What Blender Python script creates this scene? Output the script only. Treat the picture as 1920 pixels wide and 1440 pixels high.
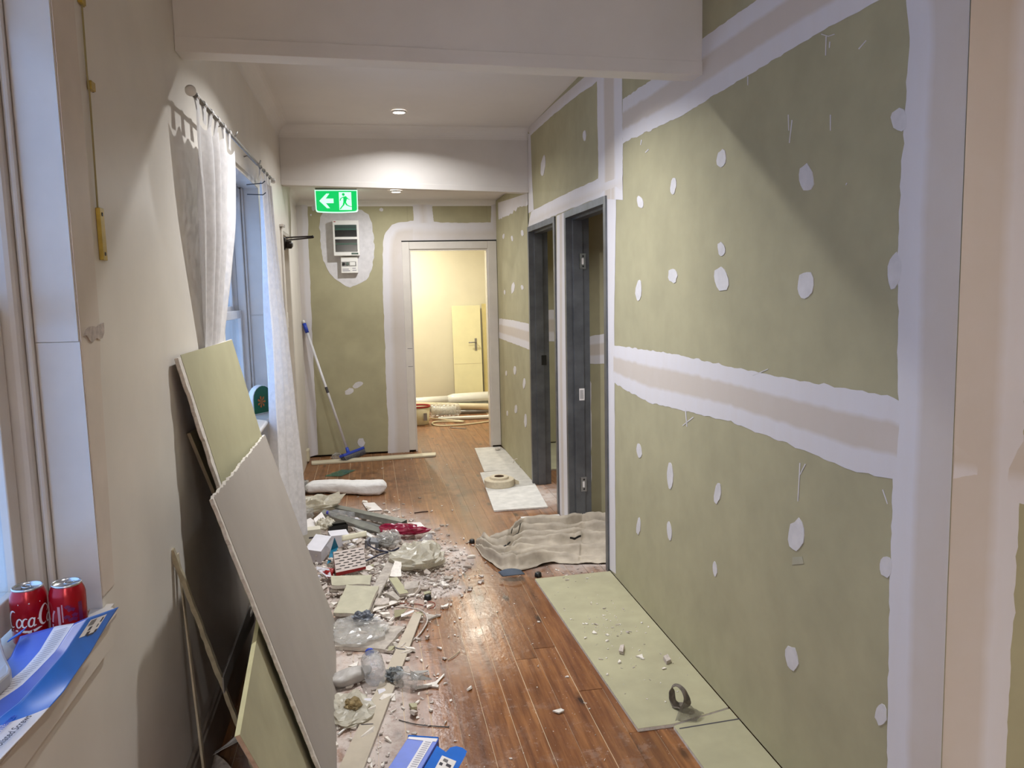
import bpy, bmesh, math, random
from mathutils import Vector, Matrix, noise

for o in list(bpy.data.objects): bpy.data.objects.remove(o)
SC = bpy.context.scene
COL = SC.collection
rnd = random.Random(11)

# ---------------------------------------------------------------- camera
FPX, EYE = 1480.0, 1.62                       # focal length in pixels of a 1920 px wide frame, eye height
hx, hy, nx = 690.0 - 960.0, 720.0 - 548.0, 270.0   # vanishing point of the corridor, nadir offset
ny = -(hx*nx + FPX*FPX)/hy
dY = Vector((hx, hy, FPX)).normalized()
dZ = -Vector((nx, ny, FPX)).normalized()
if dZ.y < 0: dZ = -dZ
dX = dY.cross(dZ)
if dX.x < 0: dX = -dX
RIGHT = Vector((dX.x, dY.x, dZ.x)); UP = Vector((dX.y, dY.y, dZ.y)); FWD = Vector((dX.z, dY.z, dZ.z))
EYEP = Vector((0, 0, EYE))
cam_data = bpy.data.cameras.new('camera'); cam = bpy.data.objects.new('camera', cam_data); COL.objects.link(cam)
cam_data.sensor_width = 36.0; cam_data.lens = FPX/1920.0*36.0; cam_data.clip_start = 0.05; cam_data.clip_end = 100
M = Matrix.Identity(4)
for i in range(3):
    M[i][0] = RIGHT[i]; M[i][1] = UP[i]; M[i][2] = -FWD[i]; M[i][3] = EYEP[i]
cam.matrix_world = M
SC.camera = cam

# ---------------------------------------------------------------- light and exposure
SC.view_settings.view_transform = 'Standard'; SC.view_settings.look = 'None'
SC.view_settings.gamma = 1.0; SC.view_settings.use_curve_mapping = False
SC.view_settings.exposure = 0.16
world = bpy.data.worlds.new('dusk_sky'); SC.world = world; world.use_nodes = True
world.node_tree.nodes['Background'].inputs[0].default_value = (0.36, 0.57, 1.0, 1)
world.node_tree.nodes['Background'].inputs[1].default_value = 2.7
# downlights: (x, y, ceiling z, watts, colour, label)
WARM = (0.95, 0.975, 1.0); WHITE = (0.97, 0.985, 1.0); YELLOW = (1.0, 0.95, 0.79)
LAMPS = [
    (0.266, 5.735, 2.87, 14, WHITE, 'round lit downlight in the middle ceiling between the two bulkheads'),
    (0.266, 3.62, 2.87, 36, WHITE, 'round downlight just behind the nearer bulkhead'),
    (0.28, 7.15, 2.50, 18, WHITE, 'small downlight in the lower ceiling behind the exit sign'),
    (1.18, 9.45, 2.60, 24, YELLOW, 'downlight of the bright yellow room, nearest its doorway'),
    (0.20, 10.6, 2.60, 58, YELLOW, 'downlight of the bright yellow room, near its back wall'),
    (0.75, 0.20, 2.90, 10, WARM, 'downlight of the near room, above the photographer'),
    (2.2, -0.6, 2.90, 8, WARM, 'downlight of the near room, far from the window'),
    (-0.2, -2.1, 2.90, 84, WARM, 'unseen downlight added at the near room back wall to brighten the nearer bulkhead'),  # unseen lamp, added to brighten the face of the near bulkhead
    (2.2, 3.9, 2.50, 20, WHITE, 'downlight of the side room behind the nearer steel frame'),
    (2.3, 6.5, 2.50, 20, WHITE, 'downlight of the side room behind the farther steel frame'),
]

# ---------------------------------------------------------------- measuring helpers: a measured sight line meets a real plane
def ray(px, py): return RIGHT*(px-960) + UP*(720-py) + FWD*FPX
def F(px, py, z=0.0):
    d = ray(px, py); return EYEP + d*((z-EYE)/d.z)
def PX(px, py, x):
    d = ray(px, py); return EYEP + d*(x/d.x)
def PY(px, py, y):
    d = ray(px, py); return EYEP + d*(y/d.y)
def PP(px, py, a, n):
    d = ray(px, py); return EYEP + d*((a-EYEP).dot(n)/d.dot(n))

# ---------------------------------------------------------------- materials
def lin(c):
    if isinstance(c, str): c = tuple(int(c[i:i+2], 16)/255 for i in (0, 2, 4))
    return tuple(((v/12.92) if v <= 0.04045 else ((v+0.055)/1.055)**2.4) for v in c[:3]) + (1,)
MATS = {}
class NT:
    def __init__(s, name):
        s.m = bpy.data.materials.new(name); s.m.use_nodes = True; s.t = s.m.node_tree; s.b = s.t.nodes['Principled BSDF']
        s.out = s.t.nodes['Material Output']
    def n(s, kind, **kw):
        x = s.t.nodes.new(kind)
        for k, v in kw.items():
            if k.startswith('i_'):
                key = k[2:]; key = int(key) if key.isdigit() else key.replace('_', ' ')
                s.set(x.inputs[key], v)
            else: setattr(x, k, v)
        return x
    def set(s, sock, v):
        if isinstance(v, bpy.types.NodeSocket): s.t.links.new(v, sock)
        elif isinstance(v, bpy.types.Node): s.t.links.new(v.outputs[0], sock)
        else: sock.default_value = v
    def math(s, op, a, b=0.0, c=None):
        x = s.n('ShaderNodeMath', operation=op); s.set(x.inputs[0], a); s.set(x.inputs[1], b)
        if c is not None: s.set(x.inputs[2], c)
        return x.outputs[0]
    def mix(s, f, a, b):
        x = s.n('ShaderNodeMix', data_type='RGBA'); s.set(x.inputs[0], f); s.set(x.inputs[6], a); s.set(x.inputs[7], b); return x.outputs[2]
    def noise(s, vec, scale, detail=3.0, rough=0.55):
        x = s.n('ShaderNodeTexNoise'); s.set(x.inputs['Vector'], vec); x.inputs['Scale'].default_value = scale
        x.inputs['Detail'].default_value = detail; x.inputs['Roughness'].default_value = rough; return x.outputs[0]
    def ramp(s, f, stops):
        x = s.n('ShaderNodeValToRGB'); s.set(x.inputs[0], f); e = x.color_ramp.elements
        while len(e) < len(stops): e.new(0.5)
        for i, (p, c) in enumerate(stops): e[i].position = p; e[i].color = c if len(c) == 4 else tuple(c)+(1,)
        return x.outputs[0]
    def maprange(s, f, a, b, c=0.0, d=1.0):
        x = s.n('ShaderNodeMapRange'); s.set(x.inputs[0], f)
        for i, v in enumerate((a, b, c, d)): x.inputs[i+1].default_value = v
        return x.outputs[0]
    def bump(s, h, strength=0.2, dist=0.002):
        x = s.n('ShaderNodeBump'); s.set(x.inputs['Height'], h); x.inputs['Strength'].default_value = strength
        x.inputs['Distance'].default_value = dist; s.t.links.new(x.outputs[0], s.b.inputs['Normal'])
    def scaled(s, vec, sx, sy, sz):
        x = s.n('ShaderNodeVectorMath', operation='MULTIPLY'); s.set(x.inputs[0], vec); x.inputs[1].default_value = (sx, sy, sz); return x.outputs[0]
    def fresnel(s, ior):
        # same reflectance on either side of a thin sheet
        bf = s.n('ShaderNodeNewGeometry').outputs['Backfacing']; f = s.n('ShaderNodeFresnel')
        s.set(f.inputs[0], s.maprange(bf, 0, 1, ior, 1/ior)); return f
    def pos(s): return s.n('ShaderNodeNewGeometry').outputs['Position']
def mat(name, col, rough=0.6, metal=0.0, var=0.06, scale=8.0, bump=0.0, bscale=200.0, spec=0.5, bdist=0.001):
    """plain procedural material: colour with a soft mottle and fine relief"""
    if name in MATS: return MATS[name]
    q = NT(name); c = lin(col); p = q.pos()
    if var > 0:
        f = q.noise(p, scale, 4)
        lo = tuple(max(0, v*(1-var*2)) for v in c[:3])+(1,); hi = tuple(min(1, v*(1+var)) for v in c[:3])+(1,)
        q.set(q.b.inputs['Base Color'], q.ramp(f, [(0.3, lo), (0.7, hi)]))
    else: q.b.inputs['Base Color'].default_value = c
    q.b.inputs['Roughness'].default_value = rough; q.b.inputs['Metallic'].default_value = metal
    q.b.inputs['Specular IOR Level'].default_value = spec
    if bump > 0: q.bump(q.noise(p, bscale, 3), bump, bdist)
    MATS[name] = q.m; return q.m
def emit(name, col, strength):
    if name in MATS: return MATS[name]
    q = NT(name); q.b.inputs['Base Color'].default_value = lin(col)
    q.b.inputs['Emission Color'].default_value = lin(col); q.b.inputs['Emission Strength'].default_value = strength
    MATS[name] = q.m; return q.m
def film(name, col, opacity, rough=0.15, trans=0.4):
    """thin plastic film: part see-through, part scattering, a gloss on top"""
    if name in MATS: return MATS[name]
    q = NT(name); p = q.pos()
    tr = q.n('ShaderNodeBsdfTransparent'); tr.inputs[0].default_value = (0.97, 0.97, 0.97, 1)
    df = q.n('ShaderNodeBsdfDiffuse'); df.inputs[0].default_value = lin(col)
    tl = q.n('ShaderNodeBsdfTranslucent'); tl.inputs[0].default_value = lin(col)
    gl = q.n('ShaderNodeBsdfGlossy'); gl.inputs['Roughness'].default_value = rough
    body = q.n('ShaderNodeMixShader'); body.inputs[0].default_value = trans
    q.t.links.new(df.outputs[0], body.inputs[1]); q.t.links.new(tl.outputs[0], body.inputs[2])
    a = q.n('ShaderNodeMixShader'); q.set(a.inputs[0], q.maprange(q.noise(p, 30, 2), 0.3, 0.7, max(0, opacity-0.15), min(1, opacity+0.15)))
    q.t.links.new(tr.outputs[0], a.inputs[1]); q.t.links.new(body.outputs[0], a.inputs[2])
    fr = q.fresnel(1.45)
    b = q.n('ShaderNodeMixShader'); q.t.links.new(fr.outputs[0], b.inputs[0])
    q.t.links.new(a.outputs[0], b.inputs[1]); q.t.links.new(gl.outputs[0], b.inputs[2])
    q.t.links.new(b.outputs[0], q.out.inputs[0]); MATS[name] = q.m; return q.m

CREAM = mat('cream_wall_paint', 'd9d2c8', 0.42, var=0.04, scale=3, bump=0.12, bscale=90)
WHITEP = mat('white_gloss_paint', 'd3ccc4', 0.16, var=0.03, bump=0.08, bscale=60)
CEIL = mat('ceiling_paint', 'e0dbd6', 0.75, var=0.02, scale=2)
BEAMP = mat('bulkhead_paint', 'd6d0ca', 0.6, var=0.03, scale=3, bump=0.05, bscale=60)
GREEN = mat('green_plasterboard_paper', 'a69f80', 0.85, var=0.05, scale=5, bump=0.05, bscale=400)
GREENL = mat('pale_green_plasterboard_paper', 'a59f81', 0.85, var=0.06, scale=6, bump=0.05, bscale=400)
GREYB = mat('grey_plasterboard_paper', '988f86', 0.85, var=0.03, scale=4, bump=0.04, bscale=500)
PALEB = mat('dusty_grey_plasterboard_face', 'cdc9c2', 0.8, var=0.08, scale=14)
GYPSUM = mat('gypsum_core', 'd2cac0', 0.95, var=0.1, scale=60, bump=0.6, bscale=120, bdist=0.003)
DUSTYB = mat('dust_covered_board', 'ada398', 0.95, var=0.14, scale=25, bump=0.35, bscale=80, bdist=0.003)
TAPE = mat('compound_white', 'cdc9ca', 0.8, var=0.05, scale=22, bump=0.1, bscale=50)
STUD = mat('dark_wall_core', '4a453e', 0.9)
STEEL = mat('bare_steel_frame', '6b6d70', 0.42, metal=0.55, var=0.16, scale=7)
STEELB = mat('steel_frame_face', '5e6268', 0.45, metal=0.5, var=0.2, scale=10)
ZINC = mat('zinc_channel', '9a9c97', 0.38, metal=0.75, var=0.12, scale=12)
CHROME = mat('chrome', 'c8c9cb', 0.2, metal=1.0, var=0.05)
BRASS = mat('brass_plate', 'b59a46', 0.4, metal=0.6, var=0.1, scale=30)
GREYM = mat('dull_grey_metal', '8d8a86', 0.45, metal=0.4)
BLACK = mat('black_plastic', '141312', 0.4, var=0.02)
DARK = mat('dark_hole', '080706', 0.9, var=0)
WPLAST = mat('white_plastic', 'dedbd6', 0.4, var=0.02)
CREAMP = mat('cream_plastic', 'd9d2b8', 0.45, var=0.04)
BLUEP = mat('blue_plastic', '2a46b4', 0.4, var=0.03)
BLUEC = mat('blue_carton_print', '1767c8', 0.38, var=0.05, scale=20)
BLUEV = mat('violet_blue_carton_print', '4a66c4', 0.35, var=0.06, scale=20)
CARDW = mat('white_carton_print', 'd6d2d6', 0.45, var=0.03)
CARDG = mat('grey_print', '8b8790', 0.5, var=0)
CARDB = mat('blue_ink', '2d52b8', 0.5, var=0)
INK = mat('dark_ink', '3c3840', 0.6, var=0)
CARDBOARD = mat('raw_cardboard', 'b39e80', 0.85, var=0.08, scale=30)
PAPER = mat('white_paper', 'dcd6d2', 0.8, var=0.06, scale=15)
CARTW = mat('white_box_card', 'cfccd2', 0.55, var=0.04, scale=15)
CARTG = mat('slotted_grey_card', 'b1a49c', 0.75, var=0.05, scale=15)
REDC = mat('red_card', '9c1f1f', 0.5, var=0.08)
TEALC = mat('teal_card', '1d6f8c', 0.5, var=0.06)
COKE = mat('red_can_paint', 'a3081a', 0.24, metal=0.35, var=0.04)
COKEW = mat('white_can_lettering', 'e2dee0', 0.35, var=0)
COKEV = mat('violet_can_print', '6b1f4e', 0.35, var=0.1)
ALU = mat('aluminium', 'c6c8cb', 0.25, metal=0.9, var=0.04)
TIMBER = mat('painted_timber_offcut', 'b8aa92', 0.7, var=0.1, scale=12, bump=0.2, bscale=60)
BEIGE = mat('beige_skirting', 'c9bfa6', 0.6, var=0.05)
TAPER = mat('paper_tape', 'd7cab0', 0.8, var=0.06, scale=40)
SHEETC = mat('canvas_drop_sheet', 'a89c8b', 0.95, var=0.12, scale=12, bump=0.3, bscale=300)
NAVY = mat('navy_canvas', '4a525e', 0.9, var=0.05)
CHIP = mat('white_plaster_chip', 'ddd5cb', 0.95, var=0.08, scale=60)
CHIPD = mat('dusty_plaster_chip', 'bcb0a6', 0.95, var=0.14, scale=60)
BATT = mat('white_fibre_batting', 'e4e2e1', 1.0, var=0.04, scale=25, bump=0.5, bscale=90, bdist=0.004)
GREYSTUFF = mat('grey_mesh_fabric', '6e6a64', 0.8, var=0.2, scale=40)
LBROWN = mat('brown_foam', '8d7a55', 0.9, var=0.2, scale=40)
YDOOR = mat('cream_door_paint', 'e2dcb4', 0.45, var=0.02)
FARWALL = mat('pale_cream_wall', 'd9d3bd', 0.7, var=0.03, scale=2)
GLOSSK = mat('dark_glossy_window', '0c0e0d', 0.1, var=0)
FILM = film('clear_plastic_film', 'd6d4d0', 0.3)
FILMW = film('milky_plastic_film', 'd2cbb9', 0.82, 0.3)
FILMG = film('green_tinted_film', '3f7f6c', 0.72, 0.15)
FILMR = film('magenta_plastic_film', '9c1440', 0.88, 0.2)
BOTTLE = film('clear_bottle_plastic', 'c9ccd2', 0.28, 0.08)
VIOLET = mat('violet_cap', '3a3aa8', 0.4, var=0.03)
LAMPON = emit('lit_diffuser', 'fff6ee', 14.0)
SIGNG = emit('exit_green_lit', '00c060', 0.85)
SIGNW = emit('exit_white_lit', 'c8f5e2', 0.95)
CABLEB = mat('navy_cable', '20223a', 0.5, var=0)
COPPER = mat('red_cable', '8c3b2c', 0.5, var=0)
CABLEW = mat('cream_cable', 'd8cfae', 0.5, var=0)
LEDG = mat('green_tinted_trim', '0f3a2c', 0.15, var=0)

def glass_mat():
    q = NT('window_glass')
    tr = q.n('ShaderNodeBsdfTransparent'); tr.inputs[0].default_value = (0.9, 0.94, 0.97, 1)
    gl = q.n('ShaderNodeBsdfGlossy'); gl.inputs['Roughness'].default_value = 0.03
    fr = q.fresnel(1.5)
    b = q.n('ShaderNodeMixShader'); q.t.links.new(fr.outputs[0], b.inputs[0])
    q.t.links.new(tr.outputs[0], b.inputs[1]); q.t.links.new(gl.outputs[0], b.inputs[2]); q.t.links.new(b.outputs[0], q.out.inputs[0])
    return q.m
GLASS = glass_mat()
def compound_mat():
    """joint compound: colour runs from the white feathered rim to the greyer sanded paper tape by a vertex attribute"""
    q = NT('joint_compound'); p = q.pos()
    a = q.n('ShaderNodeAttribute', attribute_name='tone').outputs['Fac']
    wob = q.math('ADD', a, q.math('MULTIPLY', q.math('SUBTRACT', q.noise(p, 9, 4), 0.5), 0.35))
    c = q.mix(q.maprange(wob, 0.1, 0.9), lin('d3cfd2'), lin('c4b9af'))
    f = q.noise(q.scaled(p, 6, 6, 1.2), 3, 5)
    q.set(q.b.inputs['Base Color'], q.mix(q.maprange(f, 0.35, 0.75, 0, 0.18), c, lin('cbbfb6')))
    q.b.inputs['Roughness'].default_value = 0.75; q.bump(q.noise(p, 60, 3), 0.08, 0.001); return q.m
COMP = compound_mat()

def wood_mat():
    q = NT('varnished_pine_floorboard'); p = q.pos()
    rid = q.n('ShaderNodeObjectInfo').outputs['Random']
    off = q.n('ShaderNodeCombineXYZ'); q.set(off.inputs[0], q.math('MULTIPLY', rid, 37.0)); q.set(off.inputs[1], q.math('MULTIPLY', rid, 91.0))
    add = q.n('ShaderNodeVectorMath', operation='ADD'); q.set(add.inputs[0], p); q.set(add.inputs[1], off)
    v = add.outputs[0]
    grain = q.noise(q.scaled(v, 34, 2.2, 1), 1.0, 8, 0.62)
    fine = q.noise(q.scaled(v, 160, 6, 1), 1.0, 3)
    base = q.ramp(grain, [(0.28, lin('482a18')), (0.48, lin('7d4f2f')), (0.62, lin('98663d')), (0.8, lin('ac7d52'))])
    tone = q.mix(q.maprange(rid, 0, 1, 0, 0.55), base, lin('623b22'))
    tone = q.mix(q.maprange(fine, 0.4, 0.75, 0, 0.25), tone, lin('3f200e'))
    vo = q.n('ShaderNodeTexVoronoi'); q.set(vo.inputs['Vector'], q.scaled(v, 9.5, 3.4, 1)); vo.inputs['Scale'].default_value = 1.0
    knot = q.maprange(vo.outputs['Distance'], 0.09, 0.22, 1, 0)
    tone = q.mix(q.math('MULTIPLY', knot, q.maprange(q.noise(v, 5, 2), 0.38, 0.55, 0, 0.9)), tone, lin('241410'))
    sep = q.n('ShaderNodeSeparateXYZ'); q.set(sep.inputs[0], p)
    def blob(cx, cy, rx, ry, soft=0.5):
        dx = q.math('DIVIDE', q.math('SUBTRACT', sep.outputs[0], cx), rx); dy = q.math('DIVIDE', q.math('SUBTRACT', sep.outputs[1], cy), ry)
        r = q.math('SQRT', q.math('ADD', q.math('MULTIPLY', dx, dx), q.math('MULTIPLY', dy, dy)))
        return q.maprange(r, 1.0, 1.0-soft, 0, 1)
    def union(items):
        m = blob(*items[0])
        for it in items[1:]: m = q.math('MAXIMUM', m, blob(*it))
        return m
    # worn, greyed tracks (the boards lost their varnish there)
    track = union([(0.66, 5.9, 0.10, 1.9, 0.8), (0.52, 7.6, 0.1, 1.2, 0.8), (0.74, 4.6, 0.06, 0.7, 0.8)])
    far = q.maprange(sep.outputs[1], 4.2, 7.0, 0, 0.45)  # lighter tan towards the far end: the light there, put into the colour
    tone = q.mix(q.math('MULTIPLY', far, q.maprange(q.noise(q.scaled(p, 5, 1.4, 1), 1, 4), 0.3, 0.7, 0.35, 1)), tone, lin('8d6c48'))
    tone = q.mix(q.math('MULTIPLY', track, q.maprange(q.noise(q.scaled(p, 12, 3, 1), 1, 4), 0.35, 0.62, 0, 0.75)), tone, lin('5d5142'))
    dark = union([(-0.2, 7.0, 0.6, 0.6, 0.6), (0.25, 6.7, 0.5, 0.5, 0.7), (0.6, 6.2, 0.4, 0.4, 0.9)])
    tone = q.mix(q.math('MULTIPLY', dark, q.maprange(q.noise(q.scaled(p, 14, 7, 1), 1, 5), 0.4, 0.65, 0, 0.75)), tone, lin('4a2c16'))
    # trodden-in plaster dust
    dust = union([(-0.2, 4.85, 0.78, 1.35, 0.45), (-0.1, 3.25, 0.30, 1.2, 0.5), (1.24, 4.42, 0.52, 0.36, 0.9), (1.28, 5.9, 0.42, 0.5, 0.9), (0.40, 4.66, 0.22, 0.34, 0.45), (0.32, 4.17, 0.17, 0.16, 0.4), (0.1, 4.3, 0.3, 0.4, 0.5)])
    weak = union([(0.36, 3.0, 0.5, 0.8, 0.9), (0.75, 2.5, 0.7, 0.3, 0.7), (-0.4, 6.9, 0.4, 0.7, 0.8), (0.95, 5.2, 0.5, 1.2, 0.8), (0.9, 7.6, 0.5, 0.6, 0.9), (0.2, 2.6, 0.3, 0.5, 0.7)])
    n1 = q.noise(p, 11, 8, 0.7); n2 = q.noise(p, 45, 5, 0.7)
    dm = q.math('ADD', q.math('MULTIPLY', dust, q.maprange(n1, 0.34, 0.52, 0.2, 1.0)), q.math('MULTIPLY', weak, q.maprange(n1, 0.52, 0.7, 0, 0.2)))
    dm = q.math('ADD', dm, q.maprange(q.noise(p, 70, 3, 0.6), 0.68, 0.74, 0, 0.6))
    dm = q.math('MINIMUM', dm, 1.0)
    q.set(q.b.inputs['Base Color'], q.mix(q.math('MULTIPLY', dm, 0.85), tone, lin('c4b9b1')))
    rough = q.math('ADD', q.math('ADD', 0.13, q.math('MULTIPLY', q.noise(p, 6, 5), 0.22)), q.math('ADD', q.math('MULTIPLY', dm, 0.45), q.math('MULTIPLY', far, 0.6)))
    q.set(q.b.inputs['Roughness'], rough)
    q.bump(q.math('ADD', q.math('MULTIPLY', q.noise(p, 16, 4), 1.0), q.math('MULTIPLY', q.noise(p, 55, 3), 0.35)), 0.5, 0.003)
    return q.m
WOOD = wood_mat()
SEAM = mat('dust_filled_seam', 'd0b999', 0.95, var=0.12, scale=6)

# ---------------------------------------------------------------- mesh building
LOC = {}
class MB:
    def __init__(s): s.v = []; s.f = []; s.mi = []; s.tone = None
    def add(s, vs, fs, mi=0):
        b = len(s.v); s.v += [Vector(v) for v in vs]
        for f in fs: s.f.append([b+i for i in f]); s.mi.append(mi)
    def box(s, x0, x1, y0, y1, z0, z1, m=None, mi=0):
        vs = [Vector((x, y, z)) for x in (x0, x1) for y in (y0, y1) for z in (z0, z1)]
        if m is not None: vs = [m @ v for v in vs]
        s.add(vs, [(0, 1, 3, 2), (4, 6, 7, 5), (0, 4, 5, 1), (2, 3, 7, 6), (0, 2, 6, 4), (1, 5, 7, 3)], mi); return s
    def slab(s, pts, off, mi=0, mside=None):
        """polygon pts extruded by vector off (front face is pts)"""
        n = len(pts); pts = [Vector(p) for p in pts]; off = Vector(off)
        b = len(s.v); s.v += pts + [p+off for p in pts]
        s.f.append([b+i for i in range(n)]); s.mi.append(mi)
        s.f.append([b+n+i for i in reversed(range(n))]); s.mi.append(mi)
        for i in range(n):
            j = (i+1) % n; s.f.append([b+i, b+n+i, b+n+j, b+j]); s.mi.append(mi if mside is None else mside)
        return s
    def tube(s, pts, r, seg=8, mi=0, cap=True):
        pts = [Vector(p) for p in pts]; n = len(pts); b = len(s.v)
        rr = r if isinstance(r, (list, tuple)) else [r]*n
        up = Vector((0, 0, 1)); prev = None
        for i, p in enumerate(pts):
            t = (pts[min(i+1, n-1)] - pts[max(i-1, 0)]).normalized()
            if prev is None:
                a = t.cross(up)
                if a.length < 1e-3: a = t.cross(Vector((1, 0, 0)))
            else: a = prev - t*prev.dot(t)
            a.normalize(); prev = a; c = t.cross(a)
            for k in range(seg):
                an = 2*math.pi*k/seg; s.v.append(p + (a*math.cos(an)+c*math.sin(an))*rr[i])
        for i in range(n-1):
            for k in range(seg):
                k2 = (k+1) % seg
                s.f.append([b+i*seg+k, b+i*seg+k2, b+(i+1)*seg+k2, b+(i+1)*seg+k]); s.mi.append(mi)
        if cap:
            s.f.append([b+k for k in reversed(range(seg))]); s.mi.append(mi)
            s.f.append([b+(n-1)*seg+k for k in range(seg)]); s.mi.append(mi)
        return s
    def lathe(s, prof, c, axis=(0, 0, 1), seg=24, mi=0, closed=False):
        """prof: list of (radius, height along axis)"""
        ax = Vector(axis).normalized(); a = ax.cross(Vector((0, 1, 0)))
        if a.length < 1e-3: a = ax.cross(Vector((1, 0, 0)))
        a.normalize(); d = ax.cross(a); c = Vector(c); b = len(s.v)
        for r, h in prof:
            for k in range(seg):
                an = 2*math.pi*k/seg; s.v.append(c+ax*h+(a*math.cos(an)+d*math.sin(an))*max(r, 1e-5))
        for i in range(len(prof)-1):
            for k in range(seg):
                k2 = (k+1) % seg
                s.f.append([b+i*seg+k, b+i*seg+k2, b+(i+1)*seg+k2, b+(i+1)*seg+k]); s.mi.append(mi)
        if closed:
            for k in range(seg):
                k2 = (k+1) % seg; e = (len(prof)-1)*seg
                s.f.append([b+e+k, b+e+k2, b+k2, b+k]); s.mi.append(mi)
        return s
    def grid(s, fn, nu, nv, mi=0, mfn=None):
        b = len(s.v)
        for i in range(nu+1):
            for j in range(nv+1): s.v.append(Vector(fn(i/nu, j/nv)))
        for i in range(nu):
            for j in range(nv):
                s.f.append([b+i*(nv+1)+j, b+(i+1)*(nv+1)+j, b+(i+1)*(nv+1)+j+1, b+i*(nv+1)+j+1])
                s.mi.append(mi if mfn is None else mfn((i+.5)/nu, (j+.5)/nv))
        return s
    def ball(s, c, rx, ry=None, rz=None, seg=12, rings=8, mi=0):
        ry = rx if ry is None else ry; rz = rx if rz is None else rz; c = Vector(c)
        return s.grid(lambda u, v: c+Vector((rx*math.cos(2*math.pi*u)*math.sin(math.pi*v), ry*math.sin(2*math.pi*u)*math.sin(math.pi*v), -rz*math.cos(math.pi*v))), seg, rings, mi)
    def ribbon(s, pts, w, fn, mi=0):
        """flat stroke: 2D polyline pts with width(s) w mapped to space by fn(x,y)"""
        n = len(pts); b = len(s.v)
        for i, p in enumerate(pts):
            a = pts[max(i-1, 0)]; c = pts[min(i+1, n-1)]
            tx, ty = c[0]-a[0], c[1]-a[1]; L = math.hypot(tx, ty) or 1
            ww = (w[i] if isinstance(w, (list, tuple)) else w)/2
            ox, oy = -ty/L*ww, tx/L*ww
            s.v.append(Vector(fn(p[0]+ox, p[1]+oy))); s.v.append(Vector(fn(p[0]-ox, p[1]-oy)))
        for i in range(n-1):
            s.f.append([b+2*i, b+2*i+2, b+2*i+3, b+2*i+1]); s.mi.append(mi)
        return s
    def flat(s, pts, fn, mi=0):
        b = len(s.v); s.v += [Vector(fn(*p)) for p in pts]; s.f.append([b+i for i in range(len(pts))]); s.mi.append(mi); return s
    def build(s, name, mats, parent=None, loc=None, smooth=False, bevel=0.0, solid=0.0, recalc=True, subsurf=0):
        if not isinstance(mats, (list, tuple)): mats = [mats]
        me = bpy.data.meshes.new(name)
        if parent is not None: base = LOC[parent.name]
        elif loc is not None: base = Vector(loc)
        else: base = Vector((0, 0, 0))
        me.from_pydata([tuple(v-base) for v in s.v], [], s.f)
        for m in mats: me.materials.append(m)
        me.polygons.foreach_set('material_index', s.mi)
        if smooth: me.polygons.foreach_set('use_smooth', [True]*len(me.polygons))
        if s.tone:
            at = me.attributes.new('tone', 'FLOAT', 'POINT'); at.data.foreach_set('value', s.tone)
        if recalc:
            bm = bmesh.new(); bm.from_mesh(me)
            bmesh.ops.recalc_face_normals(bm, faces=bm.faces); bm.to_mesh(me); bm.free()
        me.update()
        o = bpy.data.objects.new(name, me); COL.objects.link(o)
        if parent is not None: o.parent = parent; LOC[o.name] = base
        else: o.location = base; LOC[o.name] = base
        if solid: k = o.modifiers.new('thickness', 'SOLIDIFY'); k.thickness = solid; k.offset = 0
        if subsurf: k = o.modifiers.new('smooth', 'SUBSURF'); k.levels = subsurf; k.render_levels = subsurf
        if bevel: k = o.modifiers.new('edge', 'BEVEL'); k.width = bevel; k.segments = 2; k.limit_method = 'ANGLE'
        return o
def empty(name, loc, label=None, cat=None, group=None):
    o = bpy.data.objects.new(name, None); COL.objects.link(o); o.location = loc; o.empty_display_size = 0.05
    LOC[o.name] = Vector(loc)
    if label: tag(o, label, cat, group)
    return o
def tag(o, label, cat, group=None):
    o['label'] = label; o['category'] = cat
    if group: o['group'] = group
    return o
def struct(o, label):
    o['kind'] = 'structure'; o['label'] = label; return o
def text_mesh(body, size, origin, xd, yd, name, m, parent, lift=0.0006, bold=0.0):
    """flat lettering as mesh faces laid on a surface"""
    cu = bpy.data.curves.new('lettering', 'FONT'); cu.body = body; cu.size = size; cu.offset = bold
    ob = bpy.data.objects.new('lettering', cu); COL.objects.link(ob)
    dg = bpy.context.evaluated_depsgraph_get(); me = bpy.data.meshes.new_from_object(ob.evaluated_get(dg))
    xd = Vector(xd).normalized(); yd = Vector(yd).normalized(); n = xd.cross(yd)
    b = MB()
    b.v = [Vector(origin)+xd*v.co.x+yd*v.co.y+n*lift for v in me.vertices]
    b.f = [list(p.vertices) for p in me.polygons]; b.mi = [0]*len(b.f)
    bpy.data.objects.remove(ob); bpy.data.curves.remove(cu); bpy.data.meshes.remove(me)
    return b.build(name, m, parent, recalc=False)
def rag(pts, amp, step, seed=0, closed=True):
    """subdivide a 3D outline and make it uneven, as a trowelled or torn edge is"""
    r = random.Random(seed); out = []; n = len(pts)
    for i in range(n if closed else n-1):
        a = Vector(pts[i]); c = Vector(pts[(i+1) % n]); k = max(1, int((c-a).length/step))
        for j in range(k):
            p = a.lerp(c, j/k)
            if j or closed: p = p + Vector((r.uniform(-1, 1), r.uniform(-1, 1), r.uniform(-1, 1)))*amp
            out.append(p)
    if not closed: out.append(Vector(pts[-1]))
    return out
def project(pts, axis, val):
    for p in pts: p[axis] = val
    return pts

XR, XL, YF = 1.293, -0.61, 7.949
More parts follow.
